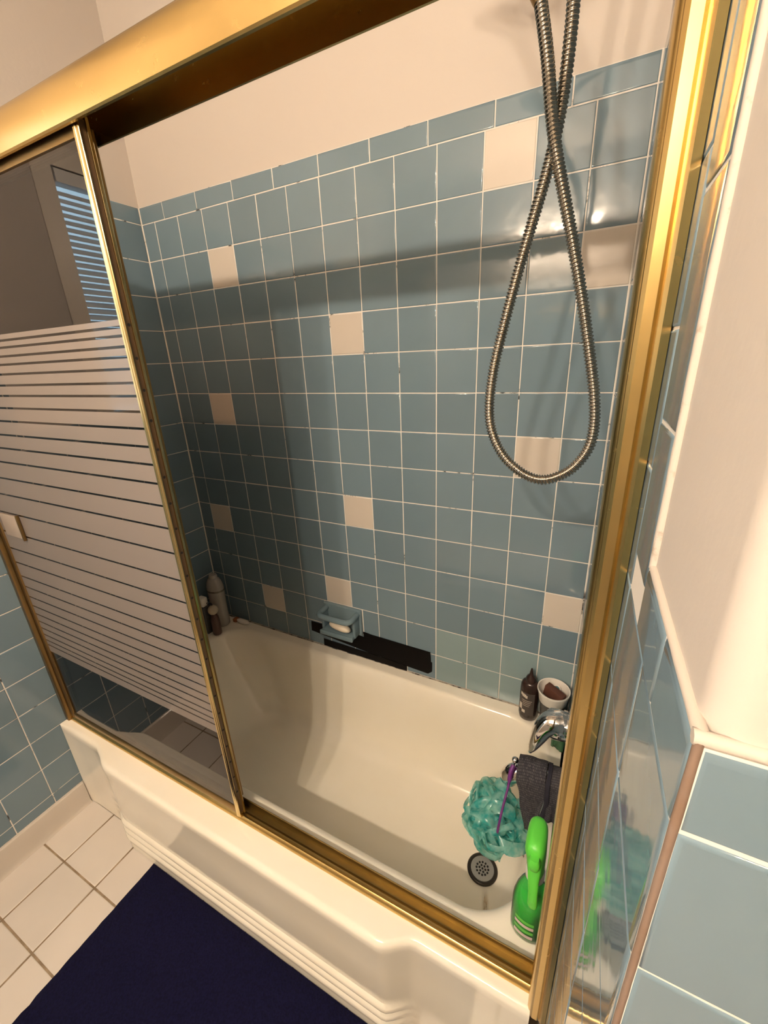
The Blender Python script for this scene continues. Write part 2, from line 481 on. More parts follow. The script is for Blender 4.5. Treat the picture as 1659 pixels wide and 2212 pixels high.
# right wall (tub end, leaning a little out of square) and the end of the partition facing the room
CR = 0.016
def partition():
    bm = bmesh.new()
    off = 0.004
    a = FR.pt(-0.12, 0, -off); 
    pts = []
    pts.append(Vector(FR.pt(-0.1, 0, -off)))
    cc = Vector(FR.pt(FACE_U - CR - off, 0, -off - CR)); 
    for k in range(9):
        t = math.pi / 2 * k / 8
        d = FR.n * math.cos(t) + (FR.u) * math.sin(t)
        pts.append(cc + d * CR)
    pts.append(Vector((ROOM_X1 + 0.1, pts[-1].y, 0))); pts.append(Vector((ROOM_X1 + 0.1, 0.12, 0)))
    n = len(pts)
    v = [(p.x, p.y, 0.0) for p in pts] + [(p.x, p.y, CEIL) for p in pts]
    f = [(i, (i + 1) % n, n + (i + 1) % n, n + i) for i in range(n)] + [tuple(range(n)), tuple(range(n, 2 * n))]
    bm.free()
    return frompy('wall_right', v, f, PAINT, None, True, 30)
wall_right = struct(partition())
PE = 0.784 / dR.y                       # outer edge of the full-height tiling (distance along the wall)
V1 = 0.717 / dR.y
FU = FACE_U - 0.0035
slab('grout', FR, -0.002, PE - 0.002, 0.05, TOPTRIM - 0.001, -0.006, -0.0012, GROUT, wall_right)
slab('grout', FR, PE - 0.003, FU, 0.05, WAINSCOT - 0.002, -0.006, -0.0012, GROUT, wall_right)
ul = [0.001] + [V1 - P * k for k in range(6, -1, -1)]
ul = [u for u in ul if u > 0.0005]
for r in range(17):
    v1, v0 = rz(r), rz(r + 1)
    if r == 16: v0 = 0.0945
    for k in range(len(ul) - 1):
        if ul[k + 1] < 0.63 and r >= 14: continue
        z0 = DECK + 0.002 if (r == 13 and ul[k + 1] < 0.70) else v0
        lay(wall_right, FR, ul[k], ul[k + 1], z0, v1)
    if r >= 6:
        lay(wall_right, FR, V1, V1 + P, v0, v1)
        lay(wall_right, FR, V1 + P, FU - 0.0, v0, v1, TILE, 'tile', 'right')
z = TOPTRIM; k = 0
while z > WAINSCOT + 0.005:
    z2 = max(z - 0.152, WAINSCOT - 0.02) if k else z - 0.10
    lay(wall_right, FR, V1, PE, max(z2, WAINROW), z, TILE, 'trim_tile', 'right'); z = z2; k += 1
u = 0.001
while u < V1 - 0.01:
    u2 = min(u + 0.152, V1); lay(wall_right, FR, u, u2, R0, TOPTRIM, TILE, 'trim_tile', 'top'); u = u2
lay(wall_right, FR, PE, PE + 0.085, WAINROW, WAINSCOT, TILE, 'trim_tile', 'top')
lay(wall_right, FR, PE + 0.085, FU, WAINROW, WAINSCOT, TILE, 'trim_tile', 'top')
# partition end face
slab('grout', FF, 0.003, ROOM_X1 - FACE_X, 0.05, WAINSCOT - 0.002, -0.006, -0.0012, GROUT, wall_right)
for r in range(6, 17):
    v1, v0 = rz(r), rz(r + 1)
    if r == 16: v0 = 0.0945
    for k in range(9):
        lay(wall_right, FF, 0.003 + k * P, 0.003 + (k + 1) * P, v0, v1)
for k in range(6): lay(wall_right, FF, 0.003 + k * 0.152, 0.003 + (k + 1) * 0.152, WAINROW, WAINSCOT, TILE, 'trim_tile', 'top')
# caulk / paint bead round the tile edge
def bead(fr, a, b, r, parent, mtl=None):
    a, b = Vector(a), Vector(b); n = max(6, int((b - a).length / 0.012)); path = []; rad = []
    for i in range(n + 1):
        p_ = a.lerp(b, i / n); j = noise.noise(p_ * 40)
        path.append(p_ + Vector((0, 0, j * 0.0003))); rad.append(r * (1 + 0.10 * noise.noise(p_ * 60)))
    return tube('caulk_bead', path, rad, mtl or CAULK, parent, 8)
bead(FR, FR.pt(PE + 0.001, WAINSCOT, -0.0035), FR.pt(PE + 0.001, CEIL - 0.3, -0.0035), 0.0036, wall_right)
bead(FR, FR.pt(PE + 0.001, WAINSCOT + 0.0005, -0.0035), FR.pt(FU, WAINSCOT + 0.0005, -0.0035), 0.0034, wall_right)
bead(FF, FF.pt(0.000, WAINSCOT + 0.0005, -0.004), FF.pt(0.7, WAINSCOT + 0.0005, -0.004), 0.0034, wall_right)

bead(FF, Vector((FACE_X - 0.0002, FACE_Y - 0.0002, 0.09)) - FR.n * 0.0026 + Vector((0, 0.0026, 0)), Vector((FACE_X - 0.0002, FACE_Y - 0.0002, WAINSCOT)) - FR.n * 0.0026 + Vector((0, 0.0026, 0)), 0.0021, wall_right, GROUT_T)
# other side of the room, ceiling
bm = bmesh.new(); bm_box(bm, -0.12, ROOM_X1 + 0.12, ROOM_Y0 - 0.12, ROOM_Y0, 0, CEIL)
wall_front = struct(frombm('wall_front', bm, PAINT))
bm = bmesh.new(); bm_box(bm, ROOM_X1, ROOM_X1 + 0.12, ROOM_Y0, FACE_Y, 0, CEIL)
struct(frombm('wall_end', bm, PAINT))
bm = bmesh.new(); bm_box(bm, -0.12, ROOM_X1 + 0.12, ROOM_Y0 - 0.12, 0.12, CEIL, CEIL + 0.1)
struct(frombm('ceiling', bm, PAINT))

# ---- floor: 6-inch tiles
FP = 0.1605; FX0, FY0 = 0.1305, -0.842
floor = struct(slab('floor', FG, -0.12, ROOM_X1 + 0.1, ROOM_Y0 - 0.1, 0.1, -0.1, -0.0016, GROUT_F))
for i in range(-1, 15):
    for j in range(-8, 2):
        x0, x1 = max(FX0 + (i) * FP, 0.002), FX0 + (i + 1) * FP
        y0, y1 = FY0 + (j - 1) * FP, FY0 + j * FP
        y1 = min(y1, -0.62); y0 = max(y0, ROOM_Y0)
        if x1 > ROOM_X1 or y1 - y0 < 0.03: continue
        if x0 > FACE_X - 0.02 and y1 > FACE_Y: y1 = FACE_Y
        if y1 - y0 < 0.03: continue
        lay(floor, FG, x0, x1, y0, y1, FLOOR_T, 'floor_tile', gap=0.0042, tilt=0.002, pill=0.0032)

# ---- cove baseboard along the left wall
prof = [(-0.003, 0.0), (0.016, 0.0), (0.0125, 0.004), (0.010, 0.010), (0.0085, 0.02), (0.0075, 0.05), (0.0070, 0.082), (0.0055, 0.0895), (0.002, 0.0925), (-0.003, 0.0925)]
baseboard = extrude('baseboard_left', prof, -2.0, -0.690, 'y', ACCENT, None, True, 35); struct(baseboard)
prof2 = [(FACE_Y + 0.003, 0.0), (FACE_Y - 0.016, 0.0), (FACE_Y - 0.0125, 0.004), (FACE_Y - 0.0085, 0.02), (FACE_Y - 0.007, 0.082), (FACE_Y - 0.002, 0.0925), (FACE_Y + 0.003, 0.0925)]
bb2 = extrude('baseboard_right', prof2, FACE_X + 0.012, ROOM_X1, 'x', ACCENT, None, True, 35); struct(bb2)

# ---- window with a venetian blind in the left wall (seen mirrored in the glass door)
win = tag(box('window_1', -0.10, -0.094, WY0, WY1, WZ0, WZ1, CLEARP), kind='structure')
fr_ = bmesh.new()
for (y0, y1, z0, z1) in ((WY0 - 0.055, WY0, WZ0 - 0.055, WZ1 + 0.055), (WY1, WY1 + 0.055, WZ0 - 0.055, WZ1 + 0.055), (WY0, WY1, WZ1, WZ1 + 0.055), (WY0, WY1, WZ0 - 0.055, WZ0)):
    bm_box(fr_, -0.006, -0.0030, y0, y1, z0, z1)
o = frombm('window_frame', fr_, WOODP); o.parent = win
wb = empty('window_blind', (-0.03, (WY0 + WY1) / 2, WZ0), 'white venetian blind with narrow slats hanging in the window', 'blind')
hr = box('head_rail', -0.05, -0.01, WY0 + 0.01, WY1 - 0.01, WZ1 - 0.035, WZ1 - 0.002, BLIND); adopt(wb, hr)
slat_me = None
nsl = 34
for i in range(nsl):
    z = WZ0 + 0.02 + i * (WZ1 - WZ0 - 0.06) / nsl
    if slat_me is None:
        bm = bmesh.new(); bm_box(bm, -0.0125, 0.0125, WY0 + 0.012 - (WY0 + WY1) / 2, WY1 - 0.012 - (WY0 + WY1) / 2, -0.0005, 0.0005)
        s_ = frombm('slat', bm, BLIND); slat_me = s_.data
    else:
        s_ = bpy.data.objects.new('slat', slat_me); COL.objects.link(s_)
    s_.rotation_euler = (0, R_(40), 0); s_.location = (-0.03, (WY0 + WY1) / 2, z); adopt(wb, s_)

# ---- vanity light on the wall opposite the tub (behind the camera): the room's lamp
vl = empty('vanity_light', (1.11, ROOM_Y0, 2.06), 'brass vanity light bar with three round bulbs on the wall facing the tub', 'lamp')
o = box('back_plate', 0.85, 1.37, ROOM_Y0, ROOM_Y0 + 0.025, 2.02, 2.10, GOLD, None, 0.006); adopt(vl, o)
em = bpy.data.materials.new('warm_bulb'); em.use_nodes = True
nt = em.node_tree; nt.nodes.remove(nt.nodes['Principled BSDF'])
e_ = nd(nt, 'ShaderNodeEmission'); e_.inputs['Color'].default_value = (*LAMP_COLOR, 1); e_.inputs['Strength'].default_value = LAMP_STRENGTH
nt.links.new(e_.outputs[0], nt.nodes['Material Output'].inputs['Surface'])
for x in (0.94, 1.11, 1.28):
    s = lathe('socket', [(0.0, 0.0), (0.022, 0.0), (0.022, 0.03), (0.016, 0.035)], GOLD, None, 20, (x, ROOM_Y0 + 0.022, 2.06), rot=Matrix.Rotation(-math.pi / 2, 3, 'X')); adopt(vl, s)
    bm = bmesh.new(); bmesh.ops.create_uvsphere(bm, u_segments=20, v_segments=12, radius=0.024); bmesh.ops.translate(bm, vec=(x, ROOM_Y0 + 0.09, 2.06), verts=bm.verts)
    b_ = frombm('bulb', bm, em, None, True); adopt(vl, b_)

mr_ = empty('wall_mirror', (1.0, ROOM_Y0, 1.10), 'framed rectangular mirror on the wall facing the tub below the light', 'mirror')
MIRROR = simple('mirror_silver', (0.86, 0.87, 0.86), 0.01, 1.0)
adopt(mr_, box('mirror_glass', 0.57, 1.43, ROOM_Y0 + 0.002, ROOM_Y0 + 0.008, 1.12, 1.79, MIRROR))
for (a, b, c, d) in ((0.55, 1.45, 1.79, 1.81), (0.55, 1.45, 1.10, 1.12), (0.55, 0.57, 1.12, 1.79), (1.43, 1.45, 1.12, 1.79)):
    adopt(mr_, box('mirror_frame', a, b, ROOM_Y0 + 0.001, ROOM_Y0 + 0.016, c, d, GOLD, None, 0.003))
# ------------------------------------------------------------------ bathtub
def bulge(x):
    def ss(a, b, t): t = min(max((t - a) / (b - a), 0), 1); return t * t * (3 - 2 * t)
    return ss(0.19, 0.30, x) * (1 - ss(1.19, 1.26, x))
def yfront(x): return -0.688 - 0.034 * bulge(x)
def rrect(x0, x1, y0, y1, rl, rr, nf=90, ns=16, nc=12):
    """points (and a tag) round a rounded rectangle: front edge first, then right, back, left"""
    pts = []
    for i in range(nf): pts.append((x0 + rl + (x1 - rr - x0 - rl) * i / nf, y0, 'f', i / nf))
    for i in range(nc): t = -math.pi / 2 + math.pi / 2 * i / nc; pts.append((x1 - rr + rr * math.cos(t), y0 + rr + rr * math.sin(t), 'fr', i / nc))
    for i in range(ns): pts.append((x1, y0 + rr + (y1 - rr - y0 - rr) * i / ns, 'r', i / ns))
    for i in range(nc): t = math.pi / 2 * i / nc; pts.append((x1 - rr + rr * math.cos(t), y1 - rr + rr * math.sin(t), 'rb', i / nc))
    for i in range(nf): pts.append((x1 - rr - (x1 - rr - x0 - rl) * i / nf, y1, 'b', i / nf))
    for i in range(nc): t = math.pi / 2 + math.pi / 2 * i / nc; pts.append((x0 + rl + rl * math.cos(t), y1 - rl + rl * math.sin(t), 'bl', i / nc))
    for i in range(ns): pts.append((x0, y1 - rl - (y1 - rl - y0 - rl) * i / ns, 'l', i / ns))
    for i in range(nc): t = math.pi + math.pi / 2 * i / nc; pts.append((x0 + rl + rl * math.cos(t), y0 + rl + rl * math.sin(t), 'lf', i / nc))
    return pts
def make_tub():
    X0, X1, YB = 0.002, 1.474, -0.0015
    rings = []
    # basin from the floor up: x0,x1,y0,y1,z,r_left,r_right
    B = [(0.46, 1.30, -0.40, -0.24, 0.036, 0.06, 0.07),
         (0.36, 1.375, -0.475, -0.165, 0.040, 0.10, 0.11),
         (0.325, 1.393, -0.498, -0.142, 0.046, 0.12, 0.12),
         (0.300, 1.404, -0.515, -0.124, 0.060, 0.13, 0.125),
         (0.282, 1.411, -0.527, -0.112, 0.082, 0.14, 0.13),
         (0.255, 1.416, -0.536, -0.102, 0.115, 0.15, 0.13),
         (0.215, 1.421, -0.546, -0.092, 0.170, 0.155, 0.13),
         (0.170, 1.427, -0.558, -0.080, 0.235, 0.16, 0.13),
         (0.130, 1.432, -0.570, -0.068, 0.300, 0.16, 0.13),
         (0.116, 1.435, -0.577, -0.061, 0.326, 0.16, 0.13),
         (0.108, 1.438, -0.583, -0.055, 0.341, 0.16, 0.13),
         (0.100, 1.442, -0.590, -0.049, 0.350, 0.16, 0.13),
         (0.090, 1.446, -0.600, -0.042, 0.3545, 0.16, 0.13),
         (0.080, 1.450, -0.608, -0.036, DECK, 0.16, 0.13)]
    for b in B:
        rings.append([(p[0], p[1], b[4]) for p in rrect(*b[:4], b[5], b[6])])
    base = rrect(*B[-1][:4], B[-1][5], B[-1][6])
    def outer(front_off, z, inset=0.0):
        out = []
        x0, x1, y0, y1, _, rl, rr = B[-1]
        def F(x): return (x, yfront(x) + front_off(x) if callable(front_off) else yfront(x) + front_off, z)
        for (px, py, s, t) in base:
            if s == 'f': out.append(F(px))
            elif s == 'fr': out.append(F(x1 - rr + (X1 - x1 + rr) * min(t * 2, 1)) if t <= 0.5 else (X1, yfront(X1) + (py - yfront(X1)) * (t - .5) * 2, z))
            elif s == 'r': out.append((X1, py, z))
            elif s == 'rb': out.append((X1, (y1 - rr) + (YB - y1 + rr) * min(t * 2, 1), z) if t <= 0.5 else (X1 - (X1 - x1 + rr) * (t - .5) * 2, YB, z))
            elif s == 'b': out.append((px, YB, z))
            elif s == 'bl': out.append(((x0 + rl) - (x0 + rl - X0) * min(t * 2, 1), YB, z) if t <= 0.5 else (X0, YB + (y1 - rl - YB) * (t - .5) * 2, z))
            elif s == 'l': out.append((X0, py, z))
            else: out.append((X0, (y0 + rl) + (yfront(X0) + 0.0 - y0 - rl) * min(t * 2, 1), z) if t <= 0.5 else F(X0 + (x0 + rl - X0) * (t - .5) * 2))
        return out
    rings.append(outer(0.014, DECK))
    rings.append(outer(0.007, DECK - 0.0015))
    rings.append(outer(0.002, DECK - 0.006))
    rings.append(outer(0.0, DECK - 0.014))
    rings.append(outer(0.0005, DECK - 0.030))
    rings.append(outer(0.003, DECK - 0.050))
    rings.append(outer(0.004, 0.24))
    rings.append(outer(0.004, 0.15))
    def rid(d): return lambda x: 0.004 - (d * 2.0 - 0.002) * bulge(x)
    for z, d in ((0.122, 0.0), (0.118, 0.0035), (0.110, 0.0045), (0.102, 0.0035), (0.097, 0.0005), (0.091, 0.0005), (0.087, 0.004), (0.079, 0.005), (0.071, 0.004),
                 (0.066, 0.001), (0.060, 0.001), (0.056, 0.0045), (0.048, 0.0055), (0.040, 0.0045), (0.034, 0.002), (0.02, 0.003), (0.001, 0.003)):
        rings.append(outer(rid(d), z))
    n = len(base); v = []; f = []
    for r in rings: v += r
    for k in range(len(rings) - 1):
        for i in range(n):
            j = (i + 1) % n
            f.append((k * n + i, k * n + j, (k + 1) * n + j, (k + 1) * n + i))
    f.append(tuple(range(n)))
    return v, f
tub = empty('bathtub', (0.74, -0.35, 0), 'cream enamelled alcove bathtub with ridged bowed apron', 'bathtub')
v, f = make_tub()
shell = adopt(tub, frompy('tub_shell', v, f, ENAMEL, None, True, 60))
# drain
DX, DY, DZ = 1.312, -0.327, 0.0405
adopt(tub, lathe('drain_ring', [(0.031, 0.0005), (0.033, 0.004), (0.037, 0.005), (0.041, 0.0035), (0.043, 0.0)], DARKMETAL, None, 40, (DX, DY, DZ), caps=False))
dp = adopt(tub, lathe('drain_plate', [(0.0, 0.002), (0.012, 0.0022), (0.024, 0.0025), (0.033, 0.003)], STEEL, None, 40, (DX, DY, DZ), caps=False))
bm = bmesh.new()
for rr_, nn, ph in ((0.0, 1, 0), (0.0085, 6, 0), (0.0165, 12, 0.2)):
    for i in range(nn):
        a = 2 * math.pi * i / nn + ph
        r = bmesh.ops.create_cone(bm, cap_ends=True, segments=10, radius1=0.0029, radius2=0.0029, depth=0.0008)
        bmesh.ops.translate(bm, vec=(DX + rr_ * math.cos(a), DY + rr_ * math.sin(a), DZ + 0.0028), verts=r['verts'])
dh = frombm('drain_holes', bm, BLACK); dh.parent = dp
adopt(tub, lathe('overflow_plate', [(0.0, 0.006), (0.02, 0.006), (0.034, 0.004), (0.038, 0.0)], CHROME, None, 32, (1.4205, -0.325, 0.235), rot=Matrix.Rotation(R_(-83), 3, 'Y'), caps=False))
# rust run below the drain, and the dark caulk line at the wall
def rust_mat():
    m, nt, b = mat('rust_stain'); setp(b, (0.50, 0.36, 0.20), 0.3)
    tc = texco(nt, 'UV'); n = noise_tex(nt, tc, 5, 4)
    geo = nd(nt, 'ShaderNodeSeparateXYZ'); nt.links.new(tc, geo.inputs[0])
    # fade to the edges
    def tri(o):
        a = nd(nt, 'ShaderNodeMath', operation='SUBTRACT'); nt.links.new(o, a.inputs[0]); a.inputs[1].default_value = 0.5
        c = nd(nt, 'ShaderNodeMath', operation='ABSOLUTE'); nt.links.new(a.outputs[0], c.inputs[0])
        d = nd(nt, 'ShaderNodeMapRange'); nt.links.new(c.outputs[0], d.inputs['Value']); d.inputs['From Min'].default_value = 0.5; d.inputs['From Max'].default_value = 0.1
        return d.outputs['Result']
    mu = nd(nt, 'ShaderNodeMath', operation='MULTIPLY'); nt.links.new(tri(geo.outputs[0]), mu.inputs[0]); nt.links.new(tri(geo.outputs[1]), mu.inputs[1])
    m2 = nd(nt, 'ShaderNodeMath', operation='MULTIPLY'); nt.links.new(mu.outputs[0], m2.inputs[0]); nt.links.new(n.outputs['Fac'], m2.inputs[1])
    nt.links.new(m2.outputs[0], b.inputs['Alpha'])
    return m
RUST = rust_mat()
me = bpy.data.meshes.new('rust_stain')
gv, gf, guv = [], [], []
for i in range(9):
    for j in range(3):
        t = i / 8
        gv.append((1.330 + 0.022 * t + (j - 1) * 0.011, -0.366 - 0.085 * t, 0.0412 + 0.0015 * t + (0.0028 * max(0, t - 0.7) / 0.3)))
        guv.append((j / 2, t))
for i in range(8):
    for j in range(2): gf.append((i * 3 + j, i * 3 + j + 1, i * 3 + j + 4, i * 3 + j + 3))
me.from_pydata(gv, [], gf); uvl = me.uv_layers.new()
for l in me.loops: uvl.data[l.index].uv = guv[l.vertex_index]
st = link('rust_stain', me, RUST); st['label'] = 'brown rust stain below the drain'; adopt(tub, st)
path = [Vector((x, -0.002 + 0.0006 * noise.noise(Vector((x * 30, 0, 0))), DECK + 0.0005)) for x in [0.006 + i * 0.0122 for i in range(120)]]
adopt(tub, tube('caulk_line', path, 0.0024, CAULK_D, None, 6))

# ------------------------------------------------------------------ shower door frame (brass) and sliding doors
fr = empty('shower_door_frame', (0.74, -0.642, DECK), 'polished brass shower door frame fixed round the tub opening', 'door frame')
HZ0, HZ1 = 1.750, 1.808
YF, YBK = -0.668, -0.612
# header: hollow channel open below
prof = [(YF, HZ0), (YF - 0.0022, HZ0 + 0.002), (YF - 0.0034, HZ0 + 0.010), (YF - 0.0042, HZ0 + 0.018), (YF - 0.0046, HZ0 + 0.026), (YF - 0.0042, HZ0 + 0.034), (YF - 0.003, HZ0 + 0.042), (YF, HZ0 + 0.050), (YF + 0.004, HZ1 - 0.003), (YF + 0.011, HZ1), (YBK - 0.006, HZ1), (YBK, HZ1 - 0.008),
        (YBK, HZ0 - 0.004), (YBK - 0.003, HZ0 - 0.004), (YBK - 0.003, HZ1 - 0.02), (YF + 0.004, HZ1 - 0.020), (YF + 0.004, HZ0)]
adopt(fr, extrude('header', prof, 0.003, 1.490, 'x', GOLD, None, True, 35))
# bottom track: flange in brass coloured darker for its dark reflection, lip in plain brass
T0 = DECK + 0.0004
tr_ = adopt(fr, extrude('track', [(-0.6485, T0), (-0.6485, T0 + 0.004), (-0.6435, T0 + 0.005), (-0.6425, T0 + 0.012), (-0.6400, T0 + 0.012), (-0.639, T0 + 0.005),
        (-0.6275, T0 + 0.005), (-0.6270, T0 + 0.026), (-0.6255, T0 + 0.0275), (-0.624, T0 + 0.026), (-0.622, T0)], 0.003, 1.492, 'x', GOLD_DARKREFL, None, True, 35))
lip = extrude('track_lip', [(-0.662, T0), (-0.662, T0 + 0.004), (-0.659, T0 + 0.010), (-0.655, T0 + 0.0125), (-0.651, T0 + 0.011), (-0.6486, T0 + 0.004), (-0.6486, T0)], 0.003, 1.492, 'x', GOLD, None, True, 35)
lip.parent = tr_
# wall jambs
def jamb(x0, s):
    prof = [(0, -0.690), (0.006, -0.692), (0.010, -0.688), (0.0125, -0.690), (0.020, -0.690), (0.023, -0.687), (0.0235, -0.683), (0.0255, -0.681), (0.0275, -0.677), (0.0275, -0.628), (0.024, -0.625), (0.021, -0.628), (0.019, -0.665), (0.006, -0.665), (0.0050, -0.618), (0.0030, -0.615), (0.0008, -0.66)]
    return [(x0 + s * a * 1.08, b) for a, b in prof]
adopt(fr, extrude('jamb', jamb(rwx(-0.69) - 0.0008, -1), DECK + 0.0006, HZ0 + 0.03, 'z', GOLD, None, True, 35))
adopt(fr, extrude('jamb', [(0.001, -0.668), (0.016, -0.668), (0.018, -0.664), (0.018, -0.640), (0.015, -0.64), (0.013, -0.660), (0.006, -0.660), (0.004, -0.616), (0.001, -0.614)], DECK + 0.0006, HZ0 + 0.03, 'z', GOLD_OLD, None, True, 35))

LINES = [1.498, 1.485, 1.4687, 1.453, 1.4343, 1.4122, 1.3908, 1.3648, 1.3358, 1.304, 1.2716, 1.2364, 1.1932, 1.148, 1.0953, 1.0354, 0.984, 0.9395, 0.8953, 0.8608, 0.8277, 0.7966, 0.769, 0.7435, 0.72, 0.6967, 0.6769, 0.6592]
def door(x0, x1, y, label, lead, lift=0.0):
    d = empty('sliding_door', ((x0 + x1) / 2, y, DECK + 0.008), label, 'shower door')
    z0, z1 = DECK + 0.016 + lift, HZ0 + 0.012
    gl = adopt(d, box('glass', x0 + 0.012, x1 - 0.008, y - 0.0025, y + 0.0025, z0 + 0.012, z1 - 0.006, GLASS))
    ed = [1.509] + LINES + [0.635]
    for i in range(len(ed) - 1):
        a = ed[i] - (0.0022 if i else 0.0); b = ed[i + 1] + (0.0022 if i < len(ed) - 2 else 0.0)
        bnd = box('frosted_band', x0 + 0.013, x1 - 0.009, y - 0.0031, y - 0.0026, b, a, FROST)
        bnd.parent = gl
    # leading stile with a brown seal along its side
    s = adopt(d, extrude('stile', [(x1 - 0.0125, y - 0.008), (x1 - 0.0115, y - 0.0095), (x1 - 0.0075, y - 0.0095), (x1 - 0.0065, y - 0.0086), (x1 - 0.0020, y - 0.0086), (x1 - 0.0004, y - 0.0075), (x1 - 0.0004, y - 0.0062), (x1 - 0.0030, y - 0.0058), (x1 - 0.0030, y + 0.0035), (x1, y + 0.0040), (x1 + 0.0008, y + 0.0075), (x1 - 0.001, y + 0.0098), (x1 - 0.0125, y + 0.0098)],
                             z0 - 0.009, z1, 'z', GOLD_PALE if lead else GOLD_OLD, None, True, 35))
    sl = box('seal', x1 - 0.0032, x1 - 0.0018, y - 0.0055, y + 0.0032, z0, z1 - 0.004, SEAL); sl.parent = s
    if lead:
        dm = None
        for i in range(22):
            z = 0.45 + i * 0.05
            if dm is None:
                bm = bmesh.new(); r = bmesh.ops.create_cone(bm, cap_ends=True, segments=8, radius1=0.0026, radius2=0.0026, depth=0.0006)
                bmesh.ops.rotate(bm, verts=bm.verts, matrix=Matrix.Rotation(math.pi / 2, 3, 'Y')); k = frombm('seal_hole', bm, BLACK); dm = k.data
            else:
                k = bpy.data.objects.new('seal_hole', dm); COL.objects.link(k)
            k.location = (x1 - 0.0016, y - 0.0005, z); k.parent = s
    adopt(d, extrude('stile', [(x0, y - 0.007), (x0 + 0.014, y - 0.007), (x0 + 0.016, y - 0.004), (x0 + 0.016, y + 0.005), (x0 + 0.014, y + 0.007), (x0, y + 0.007)], z0 - 0.004, z1, 'z', GOLD_OLD, None, True, 35))
    adopt(d, extrude('rail', [(y - 0.0055, z0 - 0.006), (y - 0.0055, z0 + 0.010), (y - 0.003, z0 + 0.014), (y + 0.003, z0 + 0.014), (y + 0.0055, z0 + 0.010), (y + 0.0055, z0 - 0.006)], x0 + 0.002, x1 - 0.008, 'x', GOLD_OLD, None, True, 35))
    adopt(d, extrude('rail', [(y - 0.005, z1 - 0.022), (y - 0.005, z1), (y + 0.005, z1), (y + 0.005, z1 - 0.022)], x0 + 0.002, x1 - 0.008, 'x', GOLD_OLD, None, True, 35))
    return d
d1 = door(0.026, 0.7745, -0.652, 'outer sliding glass door with frosted bands and brass edge', True, 0.006)
adopt(d1, box('finger_pull', 0.072, 0.160, -0.6615, -0.6556, 1.030, 1.092, CREAMP, None, 0.002))
o = adopt(d1, box('pull_edge', 0.158, 0.164, -0.663, -0.656, 1.026, 1.096, GOLD_OLD, None, 0.001))
d2 = door(0.022, 0.748, -0.6290, 'inner sliding glass door standing just behind the outer one', False, 0.024)

# ------------------------------------------------------------------ shower hose, head, arm
hp = [Vector(p_) for p_ in [(1.317, -0.375, 1.8792), (1.3285, -0.385, 1.8365), (1.3414, -0.392, 1.7813), (1.3516, -0.398, 1.7256), (1.3626, -0.402, 1.6783), (1.3785, -0.404, 1.6242), (1.3966, -0.405, 1.5624), (1.4142, -0.405, 1.498), (1.431, -0.405, 1.4302), (1.4441, -0.405, 1.3719), (1.4498, -0.405, 1.3244), (1.4457, -0.405, 1.2887), (1.4279, -0.405, 1.2578), (1.4034, -0.405, 1.2396), (1.3788, -0.405, 1.2334), (1.3506, -0.405, 1.2422), (1.3199, -0.405, 1.2672), (1.2986, -0.405, 1.3041), (1.2904, -0.405, 1.3461), (1.2942, -0.405, 1.4081), (1.3089, -0.405, 1.4817), (1.3228, -0.4, 1.5463), (1.337, -0.395, 1.606), (1.3506, -0.387, 1.665), (1.3583, -0.383, 1.7102), (1.3632, -0.382, 1.7571), (1.3651, -0.382, 1.8015), (1.3652, -0.382, 1.8355), (1.3631, -0.382, 1.8647), (1.357, -0.382, 1.8982)]]
path = catmull(hp, 10)
fine = resample(path, 0.00072)
rad = []
for i in range(len(fine)):
    t = (i % 7) / 7.0
    rad.append(0.0066 + 0.0020 * math.sin(math.pi * min(t / 0.75, 1.0)))
hose = empty('shower_hose', tuple(fine[0]), 'ribbed metal shower hose hanging in a long loop crossing itself', 'hose')
adopt(hose, tube('ribbed_tube', fine, rad, HOSE, None, 12, 80))
top = fine[0]; dirn = (fine[0] - fine[20]).normalized()
rot = Vector((0, 0, 1)).rotation_difference(dirn).to_matrix()
base_p = fine[25]
adopt(hose, lathe('connector', [(0.0075, 0.0), (0.0095, 0.006), (0.0115, 0.016), (0.0125, 0.022), (0.0125, 0.04), (0.011, 0.045)], GOLD_OLD, None, 24, (1.3262, -0.384, 1.8429), rot=rot))
sh = empty('hand_shower', (1.20, -0.37, 2.05), 'metal hand shower held in a wall bracket above the opening', 'shower head')
h0 = Vector((1.3225, -0.38, 1.8537)); h1 = Vector((1.225, -0.36, 2.045))
adopt(sh, tube('handle', [h0 + (h1 - h0) * t for t in (0.12, 0.3, 0.5, 0.7, 0.9, 1.0)], [0.0095, 0.0115, 0.0125, 0.012, 0.013, 0.016], HOSE, None, 16))
adopt(sh, lathe('spray_face', [(0.0, 0.03), (0.018, 0.028), (0.038, 0.012), (0.044, 0.0), (0.040, -0.006), (0.0, -0.006)], HOSE, None, 28, (1.195, -0.36, 2.05), rot=Euler((0, R_(25), 0)).to_matrix(), caps=False))
arm_p = [Vector((rwx(-.36) - 0.001, -0.36, 2.12)), Vector((1.43, -0.36, 2.12)), Vector((1.38, -0.37, 2.105)), Vector(fine[-1]) + Vector((0, 0, 0.015)), Vector(fine[-1])]
adopt(sh, tube('arm', catmull(arm_p, 8), 0.0095, HOSE, None, 14))
adopt(sh, lathe('flange', [(0.03, 0.0), (0.028, 0.006), (0.012, 0.012)], HOSE, None, 24, (rwx(-.36) - 0.0005, -0.36, 2.12), rot=Matrix.Rotation(-math.pi / 2, 3, 'Y')))
adopt(sh, tube('bracket', [Vector((1.37, -0.37, 2.10)), Vector((1.31, -0.365, 2.07)), Vector((1.25, -0.36, 2.04))], [0.010, 0.009, 0.012], HOSE, None, 12))

